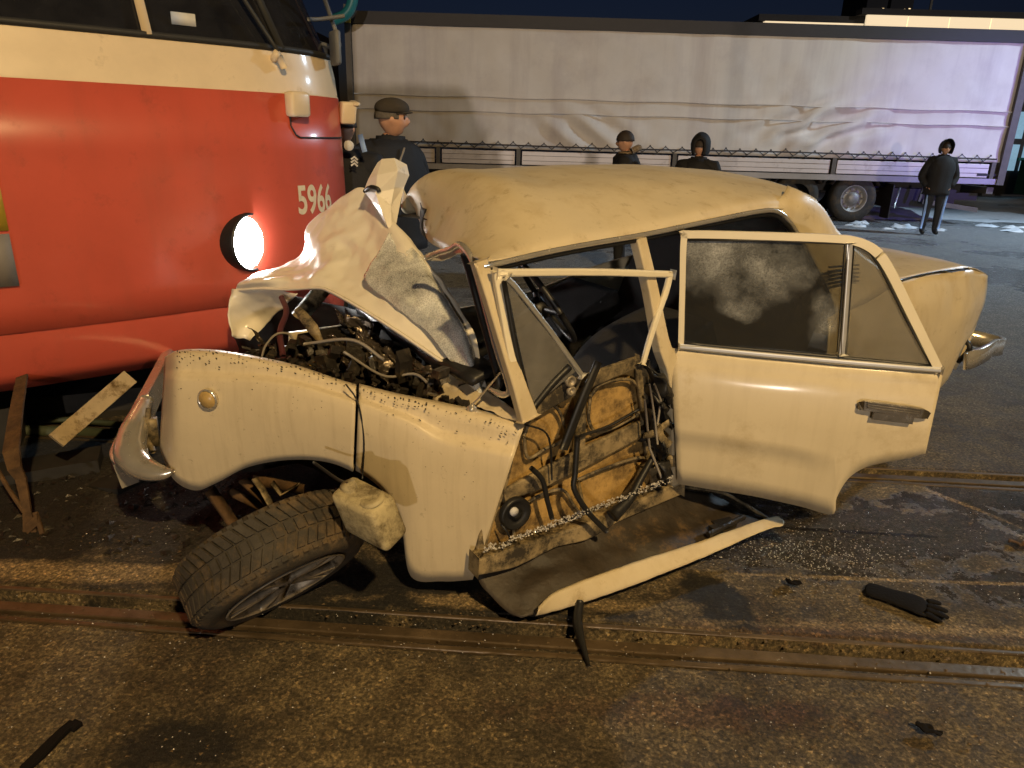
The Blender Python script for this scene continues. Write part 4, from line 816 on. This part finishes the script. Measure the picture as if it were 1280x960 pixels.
for a, c in zip(bx[:-1], bx[1:]):
    sb = bevel(obj('sideboard', *box(((a+c)/2, TYp-.015, (ZB+.10+ZS-.05)/2), c-a-.16, .04, ZS-ZB-.15), 'sideboard', trl, False), .008)
    obj('sideboard_groove', *join(*[bar([(a+.1, TYp-.037, z), (c-.1, TYp-.037, z)], .008, .006, (0, 0, 1)) for z in (1.15, 1.26)]), 'trailer_frame', sb)
    obj('board_post', *box((c, TYp-.03, (ZB+ZS)/2+.02), .09, .07, ZS-ZB-.05), 'trailer_frame', trl, False)
obj('side_rail', *box(((XL+XR)/2, TYp-.02, ZB+.02), XR-XL+.2, .10, .12), 'alu_dull', trl, False)
obj('deck', *box(((XL+XR)/2, TYp+1.26, ZB+.03), XR-XL, 2.4, .08), 'trailer_dark', trl, False)
pts = []; hooks = []; k = 0; x = XL+.25
while x < XR-.1:
    s = .28+.10*random.random(); zt1 = ZS+.13+random.uniform(-.02, .02)
    pts += [(x, TYp-.06, ZS+.01), (x+s*.5, TYp-.05, zt1)]
    hooks.append(box((x, TYp-.05, ZS-.0), .035, .03, .045)); hooks.append(box((x+s*.5, TYp-.045, zt1+.005), .03, .02, .035)); x += s
obj('lacing_rope', *join(tube(pts, .010, 5), tube([(XL+.2, TYp-.06, ZS+.10), (2, TYp-.065, ZS+.06), (6, TYp-.065, ZS+.09), (XR-.1, TYp-.06, ZS+.06)], .016, 5, 30)), 'rope', trl)
o = obj('lacing_hooks', *join(*hooks), 'trailer_frame', trl, False); o['kind'] = 'stuff'
obj('chassis', *join(box((3.6, TYp+.75, .80), 13.6, .14, .30), box((3.6, TYp+1.75, .80), 13.6, .14, .30), box((9.3, TYp+.7, .55), 1.6, .8, .42), box((9.9, TYp+.4, .62), 1.4, .2, .16)), 'trailer_dark', trl, False)
wx = at(1064, 255, 17.0).x
for x in (wx, wx-1.31, wx-2.62):
    for s, y in ((0, TYp+.16), (1, TYp+2.2)):
        wv = obj('trailer_wheel', *lathe((x, y, .52), (0, -1, 0), [(.30, -.15), (.50, -.14), (.52, -.08), (.52, .10), (.50, .14), (.40, .16), (.30, .14)], 40), 'rubber', trl)
        if s == 0 and x == wx:
            obj('wheel_disc', *join(lathe((x, y, .52), (0, -1, 0), [(.30, .145), (.28, .15), (.26, .06), (.16, .05), (.14, .10), (.10, .14), (.001, .14)], 36), *[lathe((x+.21*math.cos(a), y-.055, .52+.21*math.sin(a)), (0, -1, 0), [(.02, 0), (.02, .03), (.001, .034)], 8) for a in np.linspace(0, 2*math.pi, 11)[:-1]]), 'wheel_steel', wv)
    obj('mudguard', *bar([(x+.62*math.cos(a), TYp+.2, .52+.62*math.sin(a)) for a in np.linspace(.5, math.pi-.5, 9)], .4, .02, (0, 1, 0)), 'trailer_dark', trl)
obj('mud_flap', *box((wx+.85, TYp+.2, .48), .03, .42, .75), 'trailer_dark', trl, False)
obj('flap_stay', *bar([(wx+.97, TYp-.04, .8), (wx+.92, TYp-.04, .35)], .03, .02, (1, 0, 0)), 'alu', trl)
obj('underride_guard', *join(box((9.9, TYp+.1, .42), 1.3, .06, .10, (1, 0, -.12)), bar([(9.2, TYp+.05, .85), (9.15, TYp+.05, .5)], .05, .04, (1, 0, 0))), 'trailer_frame', trl, False)
obj('rear_bumper', *box((XR-.05, TYp+1.2, .78), .15, 2.4, .14), 'trailer_frame', trl, False)
obj('maker_plate', *box((at(1235, 213, TYp).x, TYp-.04, 1.12), .5, .006, .05), 'trailer_dark', trl, False)
obj('air_hose', *tube([at(415, 26, 16), at(432, 18, 16), at(440, 4, 16), at(443, -20, 16)], .11, 8, 16), 'teal', trl)
trk = thing('lorry_cab', 'dark lorry cab half hidden behind the tram', 'lorry', (-5.6, 18.1, 0))
obj('cab_shell', *join(box((-5.6, 18.1, 2.1), 2.2, 2.4, 2.6), box((-5.4, 18.1, 3.5), 1.6, 2.3, .5)), 'trailer_dark', trk, False)
obj('exhaust_stack', *tube([(-4.3, 17.2, .9), (-4.3, 17.2, 3.4)], .09), 'pole', trk)
obj('cab_wheel', *lathe((-4.9, 17.1, .5), (0, -1, 0), [(.001, -.1), (.5, -.1), (.5, .1), (.3, .12), (.001, .1)], 28), 'rubber', trk)

# ================================================================== PEOPLE
def skin_mesh(verts, edges, radii, sub=2):
    me = bpy.data.meshes.new('s'); me.from_pydata([tuple(v) for v in verts], edges, []); o = bpy.data.objects.new('s', me); COL.objects.link(o)
    s = o.modifiers.new('s', 'SKIN'); sv = me.skin_vertices[0].data
    for i, r_ in enumerate(radii): sv[i].radius = (r_ if hasattr(r_, '__len__') else (r_, r_))
    sv[0].use_root = True; s.use_smooth_shade = True
    u = o.modifiers.new('u', 'SUBSURF'); u.levels = sub; u.render_levels = sub
    dg = bpy.context.evaluated_depsgraph_get(); ev = o.evaluated_get(dg); m2 = ev.to_mesh()
    V = [v.co.copy() for v in m2.vertices]; F = [tuple(p.vertices) for p in m2.polygons]; ev.to_mesh_clear()
    bpy.data.objects.remove(o); bpy.data.meshes.remove(me); return V, F
def head_mesh(c, yaw, s=1.0):
    """ellipsoid head with brow, nose, chin, ears; faces +y before yaw"""
    bm = bmesh.new(); bmesh.ops.create_icosphere(bm, subdivisions=4, radius=1)
    V = []
    for v in bm.verts:
        x, y, z = v.co; px_, py_, pz_ = x*.076, y*.097, z*.118
        if z < -.2: k = 1-.32*((-z-.2)/.8)**1.3; px_ *= k; py_ = py_*(k if y < 0 else .5+.5*k)
        if y > .3:
            f = max(0, y-.3)/.7
            py_ += .030*math.exp(-(x/.17)**2-((z+.16)/.2)**2)*f+.008*math.exp(-(x/.2)**2-((z+.78)/.15)**2)
            for sx in (-.42, .42): py_ -= .014*math.exp(-((x-sx)/.2)**2-((z-.06)/.14)**2)*f
            py_ -= .006*math.exp(-(x/.35)**2-((z+.48)/.05)**2); py_ += .006*math.exp(-(x/.3)**2-((z+.40)/.07)**2)
        for sx in (-1, 1):
            px_ += sx*.018*math.exp(-((y+.05)/.2)**2-((z+.05)/.25)**2)*max(0, sx*x-.85)/.15
        V.append(Vector((px_, py_, pz_))*s)
    F = [tuple(v.index for v in f.verts) for f in bm.faces]; bm.free()
    rz = Matrix.Rotation(yaw, 3, 'Z'); return [rz @ v+Vector(c) for v in V], F
def person(loc, yaw, height, label, group, jac='jacket', cap=None, hood=False, arms='down', head_yaw=0, fur=False, wide=1.0):
    t = thing('person', label, 'person', loc, group); s = height/1.78; rz = Matrix.Rotation(yaw, 3, 'Z')
    def W(x, y, z): return rz @ (Vector((x, y, z))*s)+Vector(loc)
    if arms == 'pockets': el, wr_, hn = (.30, -.05, 1.14), (.22, .07, .96), (.17, .07, .90)
    elif arms == 'phone': el, wr_, hn = (.27, .05, 1.13), (.16, .27, 1.22), (.12, .34, 1.26)
    elif arms == 'lean': el, wr_, hn = (.36, .05, 1.16), (.30, .28, 1.05), (.28, .36, 1.03)
    else: el, wr_, hn = (.29, -.03, 1.13), (.29, .06, .90), (.28, .09, .82)
    P = [(0, 0, .98), (0, .0, 1.15), (0, .0, 1.32), (0, -.01, 1.46), (0, .0, 1.54), (0, .02, 1.60)]; rr = [(.18, .14), (.19, .15), (.215, .155), (.17, .12), (.075, .075), (.062, .062)]
    E_ = [(0, 1), (1, 2), (2, 3), (3, 4), (4, 5)]
    for sx in (-1, 1):
        a = el; b_, c_ = wr_, hn
        if arms == 'phone' and sx > 0: a, b_, c_ = (.29, -.02, 1.13), (.24, .12, .98), (.2, .16, .92)
        k = len(P); P += [(sx*.20, -.01, 1.455), (sx*(a[0]+.03), a[1], a[2]), (sx*b_[0], b_[1], b_[2])]; rr += [.10, .085, .06]; E_ += [(3, k), (k, k+1), (k+1, k+2)]
        k = len(P); P += [(sx*.10, 0, .90), (sx*.11, .02, .50), (sx*.12, -.01, .10), (sx*.13, .13, .05)]; rr += [(.115, .12), .075, .055, (.05, .045)]; E_ += [(0, k), (k, k+1), (k+1, k+2), (k+2, k+3)]
    V, F = skin_mesh([W(p[0]*wide, p[1], p[2]) for p in P], E_, [tuple(q*s for q in r_) if hasattr(r_, '__len__') else r_*s for r_ in rr])
    # hands: palm and five short finger chains
    HV = []
    for sx in (-1, 1):
        b_, c_ = wr_, hn
        if arms == 'phone' and sx > 0: b_, c_ = (.24, .12, .98), (.2, .16, .92)
        b0 = Vector((sx*b_[0], b_[1], b_[2])); d = (Vector((sx*c_[0], c_[1], c_[2]))-b0).normalized(); pm = b0+d*.08; sd = d.cross(Vector((0, 0, 1)))
        sd = sd.normalized() if sd.length > .2 else Vector((0, 1, 0)); nn = sd.cross(d)
        HV.append(skin_mesh([W(*b0), W(*pm)], [(0, 1)], [(.022*s, .03*s), (.016*s, .04*s)], 1))
        for q, ln in ((-1.5, .06), (-.5, .075), (.5, .07), (1.5, .055)):
            r0 = pm+sd*q*.019; HV.append(skin_mesh([W(*r0), W(*(r0+d*ln*.6)), W(*(r0+d*ln*.9+nn*ln*.35))], [(0, 1), (1, 2)], [.009*s]*3, 1))
        r0 = b0+d*.03+sd*.035*sx; HV.append(skin_mesh([W(*r0), W(*(r0+d*.03+sd*.025*sx)), W(*(r0+d*.065+sd*.025*sx))], [(0, 1), (1, 2)], [.01*s]*3, 1))
    hc = W(0, .035, 1.685)
    hv, hf = head_mesh(hc, yaw+head_yaw, s)
    nb = len(F); allv, allf = join((V, F), *HV, (hv, hf))
    fm = []
    for q, f in enumerate(allf):
        z = (sum((allv[i].z for i in f))/len(f)-loc[2])/s
        if q >= nb: fm.append(2)
        elif z > 1.585: fm.append(2)
        elif z > .86: fm.append(0)
        elif z > .12: fm.append(1)
        else: fm.append(3)
    for sx in (-.032, .032):
        e_ = Matrix.Rotation(yaw+head_yaw, 3, 'Z') @ (Vector((sx, .083, .008))*s); obj('eye', *lathe(hc+e_, Matrix.Rotation(yaw+head_yaw, 3, 'Z') @ Vector((0, 1, 0)), [(.012*s, -.006), (.011*s, .002), (.001, .005)], 10), 'hair', t)
        e_ = Matrix.Rotation(yaw+head_yaw, 3, 'Z') @ (Vector((sx, .092, .028))*s); obj('eyebrow', *box(hc+e_, .036*s, .012, .008*s, Matrix.Rotation(yaw+head_yaw, 3, 'Z') @ Vector((1, 0, 0))), 'hair', t, False)
    body = obj('body', allv, allf, None, t, True, [jac, 'trousers', 'skin', 'boots'], fm)
    hr = Matrix.Rotation(yaw+head_yaw, 3, 'Z')
    def dome(rx, ry, rz_, zc, zlo, m, name, brim=0, back=0, op=None):
        VV = []; n1, n2 = 14, 28
        for i in range(n1):
            ph = math.pi/2-(math.pi/2-zlo)*i/(n1-1)
            for j in range(n2):
                th = 2*math.pi*j/n2; x, y, z = math.cos(ph)*math.cos(th)*rx, math.cos(ph)*math.sin(th)*ry-back, math.sin(ph)*rz_
                if brim and i > n1-4 and math.sin(th) > .2: y += brim*(i-n1+4)/3*(math.sin(th)-.2)
                if op and math.sin(th) > op and z < .05: y *= .55; z = max(z, .02)
                if op and math.sin(th) > op and i > 6: pass
                VV.append(hc+hr @ (Vector((x, y, z+zc))*s))
        return solid(obj(name, VV, grid_faces(n1, n2, True), m, t), .008)
    if cap == 'flat': 
        dome(.092, .112, .062, .068, -.42, 'cap', 'flat_cap', 0, .004); dome(.080, .098, .10, .01, -.12, 'greyhair', 'hair', 0, .022)
        g = [[hc+hr @ (Vector((math.sin(a)*(.078+.012*q), math.cos(a)*(.092+.045*q*max(0, math.cos(a*1.2))), .056-.012*q-.02*abs(a)*.5))*s) for a in np.linspace(-1.25, 1.25, 13)] for q in (0, .5, 1)]
        sheet('visor', g, 'cap', t, 6, 20, .006)
    elif cap == 'beanie': dome(.09, .108, .115, .02, -.05, 'hair', 'beanie')
    else: dome(.084, .103, .122, .0, .05, 'hair', 'hair', 0, .012)
    if hood:
        g = []
        for a in np.linspace(-2.25, 2.25, 21):        # arch from one side of the face round the back of the head to the other
            row = []
            for q in np.linspace(0, 1, 10):
                x = math.sin(a)*(.118+.01*q); z = .03+math.cos(a)*(.155 if abs(a) < 1.6 else .19)
                row.append(hc+hr @ (Vector((x*(1-.55*q**2.2), .085-.215*math.sin(q*math.pi/2), z*(1-.35*q**2)-.02*q))*s))
            g.append(row)
        sheet('hood', g, jac, t, 24, 12, .012, .008, 9)
    # collar and jacket hem
    cv_, cf_ = lathe(W(0, .01, 1.50), (0, 0, 1), [(.12*s, 0), (.105*s, .05*s), (.100*s, .075*s), (.088*s, .075*s), (.09*s, .04*s)], 24, (0, 1, 0)); obj('collar', cv_, cf_, 'fur' if fur else jac, t)
    hv_, hf_ = [], []
    prf_ = [(.255, .19, .80), (.25, .19, .86), (.24, .185, 1.0), (.245, .185, 1.15), (.265, .19, 1.30), (.255, .175, 1.42), (.20, .15, 1.50), (.11, .11, 1.555)]
    for (rx, ry, z) in prf_:
        for j in range(32):
            a = 2*math.pi*j/32; wv = .006*math.sin(a*5+z*20)+.022*mn.noise(Vector((math.cos(a)*2.5, math.sin(a)*2.5+loc[0], z*11))); hv_.append(W(math.cos(a)*(rx+wv)*wide, math.sin(a)*(ry+wv), z))
    solid(obj('jacket', hv_, grid_faces(len(prf_), 32, True), jac, t), .006)
    return t, W
G_ = None
t, W = person((-.97, 5.7, .0), R(-125), 1.92, 'man in flat cap and navy jacket looking over the car beside the tram', None, 'jacket', 'flat', arms='pockets', head_yaw=R(42), wide=1.22)
obj('chest_badge', *box(W(.1, .168, 1.33), .05, .05, .06), 'patch', t, False)
obj('radio_lead', *tube([W(.02, .16, 1.5), W(.10, .175, 1.36), W(.06, .18, 1.22)], .008, 6, 12), 'cable', t)
t, W = person((-1.24, 5.42, .0), R(165), 1.84, 'officer in dark jacket with pale sleeve badges behind the tram nose', None, 'jacket', None)
ar = W(-.30, -.03, 1.28)
def sleeve(px_, py_, Y, r_, name):
    obj(name, *lathe(at(px_, py_, Y), (.15, -1, .1), [(r_, 0), (r_*.9, .006), (.001, .008)], 14), 'patch', t)
sleeve(436, 182, 5.17, .035, 'sleeve_badge')
for k in range(3): obj('rank_chevron', *bar([at(439, 199+k*4, 5.17), at(443, 196+k*4, 5.16), at(447, 200+k*4, 5.17)], .012, .004, (0, 0, 1)), 'patch', t)
obj('reflective_patch', *bar([at(450, 168, 5.17), at(456, 190, 5.17)], .035, .004, (1, 0, 0)), 'stripe', t)
t, W = person((1.35, 9.4, .0), R(75), 1.76, 'person in beanie and dark fur-collared coat holding up a phone', None, 'jacket_black', 'beanie', arms='phone', fur=True)
obj('phone', *box(W(-.12, .37, 1.29), .07, .01, .14, Matrix.Rotation(R(75), 3, 'Z') @ Vector((1, 0, 0))), 'black', t, False)
obj('fur_ruff', *tube([W(.10, -.06, 1.58), W(.04, -.13, 1.62), W(-.04, -.13, 1.62), W(-.10, -.06, 1.58)], .04, 8, 14), 'fur', t)
person((2.22, 9.3, .0), R(-20), 1.72, 'person in black hooded jacket seen from behind over the car roof', None, 'jacket_black', None, hood=True, arms='pockets')
t, W = person((8.32, 14.85, 0), R(172), 1.76, 'hooded person with blue striped track trousers standing on the road by trailer', None, 'jacket_black', None, hood=True, arms='pockets')
for sx in (-1, 1): obj('trouser_stripe', *bar([W(sx*.165+(-.03 if sx < 0 else .0), .07, .8), W(sx*.17, .085, .5), W(sx*.165, .05, .13)], .045, .012, (1, 0, 0), 8), 'stripe', t)

# ================================================================== BACKGROUND
bld = thing('warehouse', 'low building with lit cream fascia beyond the trailer', 'building', (22, 46, 0))
zf0, zf1 = at(1180, 40, 44).z, at(1180, 21, 44).z
fx0, fx1 = at(1082, 30, 44).x, at(1500, 30, 44).x
obj('wall', *box(((fx0+fx1)/2, 48.2, zf0/2), fx1-fx0, 8, zf0-.05), 'wallgrey', bld, False)
npn = 8
for k in range(npn):
    a = fx0+(fx1-fx0)*k/npn; obj('fascia_panel', *box((a+(fx1-fx0)/npn/2, 44.1, (zf0+zf1)/2), (fx1-fx0)/npn-.05, .2, zf1-zf0), 'fascia', bld, False)
obj('parapet', *box(((fx0+fx1)/2, 44.4, zf1+.18), fx1-fx0+.6, .8, .3), 'wallgrey', bld, False)
a0, a1 = at(955, 29, 46).x, at(1078, 29, 46).x
can = thing('canopy', 'flat lit canopy strip behind the trailer roof', 'canopy', ((a0+a1)/2, 46, 0))
obj('canopy_edge', *box(((a0+a1)/2, 46, at(1010, 28.5, 46).z), a1-a0, .4, .26), 'fascia', can, False)
obj('canopy_roof', *box(((a0+a1)/2, 48, at(1010, 24, 46).z), a1-a0+.8, 4.5, .35), 'wallgrey', can, False)
for k in (0, 1): obj('canopy_post', *tube([(a0+1+k*(a1-a0-2), 46.6, 0), (a0+1+k*(a1-a0-2), 46.6, at(1010, 30, 46).z)], .12), 'pole', can)
for k, (x0, x1, ht, Y, lab) in enumerate(((1082, 1108, -60, 160, 'dark narrow tower block on the night skyline above the trailer'), (1112, 1140, -40, 170, 'dark wide tower block on the night skyline above the trailer'))):
    A, B = at(x0, 15, Y), at(x1, 15, Y); zt2 = at(x0, ht, Y).z
    tb_ = thing('tower_block', lab, 'building', ((A.x+B.x)/2, Y+6, 0), 'far tower blocks')
    obj('wall', *box(((A.x+B.x)/2, Y+6, zt2/2), B.x-A.x, 12, zt2), 'tower', tb_, False)
    for q in range(4): obj('lit_window', *box((A.x+(B.x-A.x)*(.15+.22*q+.05*k), Y-.05, at(x0, 14-(q*37) % 9, Y).z), .35, .1, .4), 'window_lit', tb_, False)
px0 = at(1163, 10, 52)
lp = thing('lamp_post', 'thin grey lamp post rising behind the lit fascia', 'lamp post', (px0.x, 52, 0)); obj('post', *tube([(px0.x, 52, 0), (px0.x, 52, 14)], [.12, .07], 10), 'pole', lp)
obj('arm', *tube([(px0.x, 52, 13.8), (px0.x-1.5, 52, 14.4)], .06, 8), 'pole', lp)
kx = at(1276, 160, 27).x
kk = thing('kiosk', 'kiosk with bluish lit windows beyond the end of the trailer', 'kiosk', (kx+3, 28.5, 0))
obj('wall', *box((kx+3, 29, 1.75), 7, 3, 3.5), 'wallgrey', kk, False)
for i in range(5):
    for j in range(2): obj('window', *box((kx-.1+i*1.2, 27.46, 1.35+j*1.1), 1.0, .08, .9), 'kiosk_glass', kk, False)
gb = thing('green_skip', 'dark green metal skip in front of the lit kiosk', 'skip', (kx+1.2, 25, 0))
obj('tub', *join(box((kx+1.2, 25, .75), 3.4, 1.6, 1.1)), 'green_bin', gb, False)
obj('rim', *join(bar([(kx-.6, 24.15, 1.33), (kx+3, 24.15, 1.33)], .1, .1, (0, 0, 1)), bar([(kx-.6, 25.85, 1.33), (kx+3, 25.85, 1.33)], .1, .1, (0, 0, 1))), 'teal', gb, False)
for s in (-1.2, 1.2): obj('skid', *box((kx+1.2+s, 25, .1), .2, 1.4, .2), 'green_bin', gb, False)
# the street lamp that lights the scene, behind the photographer
sl = thing('street_lamp', 'tall street lamp with orange sodium lantern beside the tram track', 'street lamp', (3.8, -5.4, 0))
obj('post', *tube([(3.8, -5.4, 0), (3.8, -5.4, 7.2), (3.6, -5.1, 7.7), (2.9, -4.5, 7.85)], [.09, .06, .05, .045], 12), 'pole', sl)
obj('lantern', *box(LAMP+Vector((.05, -.06, .16)), .7, .28, .12, (-.65, .75, 0)), 'pole', sl, False)
obj('lens', *box(LAMP+Vector((0, 0, .085)), .5, .22, .02, (-.65, .75, 0)), 'lamp_glow', sl, False)

cl2 = thing('street_lamp', 'street lamp with white lantern beyond the end of the trailer', 'street lamp', (16.2, 12.2, 0))
obj('post', *tube([(16.2, 12.2, 0), (16.2, 12.2, 7.4), (15.9, 12.3, 7.8), (15.3, 12.45, 7.86)], [.09, .06, .05, .045], 12), 'pole', cl2)
obj('lantern', *box((15.2, 12.5, 7.76), .7, .28, .12), 'pole', cl2, False)
# ================================================================== THINGS ON THE GROUND
gl = thing('glove', 'black work glove lying flat on the asphalt by the rail', 'glove', atz(1130, 750, 0))
g0, g1 = atz(1080, 733, .02), atz(1150, 755, .02); gd = (g1-g0).normalized(); gs = Vector((-gd.y, gd.x, 0))
gpts = [g0, g0+gd*.10, g0+gd*.17, g0+gd*.235]
gv = [skin_mesh(gpts, [(0, 1), (1, 2), (2, 3)], [(.062, .020), (.056, .020), (.074, .024), (.070, .020)], 2)]
for q, ln in ((-1.5, .065), (-.5, .085), (.5, .08), (1.5, .055)):
    r0 = g0+gd*.225+gs*q*.030; gv.append(skin_mesh([r0, r0+gd*ln*.6+gs*q*.010, r0+gd*ln+gs*(q*.014-.006)+Vector((0, 0, -.004))], [(0, 1), (1, 2)], [.019, .016, .013], 2))
r0 = g0+gd*.15-gs*.035; gv.append(skin_mesh([r0, r0+gd*.04-gs*.025, r0+gd*.085-gs*.03], [(0, 1), (1, 2)], [.014, .013, .010], 2))
gvv, gff = join(*gv); gvv = [Vector((v.x, v.y, .003+max(0, v.z-.02+.03)*.42)) for v in gvv]; obj('glove_shell', gvv, gff, 'leather', gl)
def scrap(px_, py_, w_, h_, ang, label, name, cat, m='leather', amp=.03, th=.006, grid=None):
    c = atz(px_, py_, .012); a = Vector((math.cos(ang), math.sin(ang), 0)); q = Vector((-a.y, a.x, 0))
    G = [[c+a*(w_*(i/4-.5)*(1-.35*abs(j/3-.5)))+q*(h_*(j/3-.5)*(1-.5*abs(i/4-.5)))+Vector((0, 0, .012*random.random())) for i in range(5)] for j in range(4)]
    o = sheet(name, G, m, None, 12, 16, th, amp, 14, seed=px_); tag(o, label, cat)
    zmin = min(v.co.z for v in o.data.vertices)
    o.location.z += .004-(o.location.z+zmin) if o.location.z+zmin < .004 else 0
    return o
scrap(990, 731, .07, .05, .4, 'small crumpled black scrap between the fallen door skin and the glove', 'rubber_scrap', 'scrap')
scrap(1160, 916, .09, .035, -.5, 'pointed black plastic shard on bare asphalt in front of the rail', 'plastic_shard', 'shard', amp=.012)
scrap(1274, 680, .10, .05, 0, 'dark brown scrap beside the wet patch', 'metal_scrap', 'scrap', 'rust')
pt = [atz(30, 962, .012), atz(55, 938, .014), atz(78, 915, .014), (atz(92, 903, .012))]
tv_ = bar([Vector(p) for p in pt], [.03, .034, .03, .028], .012, (1, .3, 0), 12)
tag(obj('trim_strip', *join(tv_, box(pt[3]+Vector((.01, -.012, 0)), .03, .03, .014, (1, -.4, 0))), 'leather', None, False), 'bent black plastic trim strip with hooked end on the asphalt', 'trim')
# glass crumbs, chips and dirt
def crumbs(name, n_, fn, smin, smax, m, label, flat=.6):
    V = []; F = []
    for i in range(n_):
        p = fn(); s = random.uniform(smin, smax); a = random.uniform(0, 6.3); k = len(V)
        q = [Vector((math.cos(a+j*2.1)*s*random.uniform(.6, 1.3), math.sin(a+j*2.1)*s*random.uniform(.6, 1.3), 0)) for j in range(3)]
        V += [p+q[0], p+q[1], p+q[2], p+Vector((random.uniform(-s, s)*.3, random.uniform(-s, s)*.3, s*flat*random.uniform(.6, 1.4)))]
        F += [(k, k+2, k+1), (k, k+1, k+3), (k+1, k+2, k+3), (k+2, k, k+3)]
    o = obj(name, V, F, m, None, False); tag(o, label, 'debris', kind='stuff'); return o
def gn(mx, my, sx, sy):
    def f(): x, y = random.gauss(mx, sx), random.gauss(my, sy); return Vector((x, y, .002+.006*random.random()))
    return f
def un():
    while True:
        p = Vector((random.uniform(-1.9, 2.8), random.uniform(1.35, 3.3), .003)); 
        if not (-1.4 < p.x < 1 and p.y > 2.35): return p
crumbs('glass_crumbs', 1100, gn(1.35, 2.78, .26, .13), .0015, .0045, 'glassbits', 'glass crumbs strewn over the asphalt beside the fallen door skin', .8)
crumbs('glass_crumbs', 1300, un, .0014, .0042, 'glassbits', 'scattered glass crumbs all over the asphalt round the rail', .8)
crumbs('wood_chips', 1600, un, .003, .010, 'woodbits', 'loose brown chips and grit over the asphalt round the rail', .25)
def sillp():
    t = random.random(); p = sp(604+t*236, 700-t*92, .0+random.gauss(0, .045)); p.z += .035+.012*mn.noise(Vector((t*14, 0, 0)))+random.uniform(-.012, .016); return p
o = crumbs('sill_glass', 750, sillp, .0015, .0065, 'glassbits', 'glass', .9)
for k in ('label', 'category'): del o[k]
mw = OFF[o]
for v in o.data.vertices: v.co += mw-OFF[car]
o.location = (0, 0, 0); o.parent = car
def under():
    return Vector((random.uniform(-2.4, -1.25), random.uniform(2.65, 3.4), .004))
crumbs('dark_debris', 260, under, .006, .03, 'engine', 'broken dark pieces and grit under the tram nose', .4)
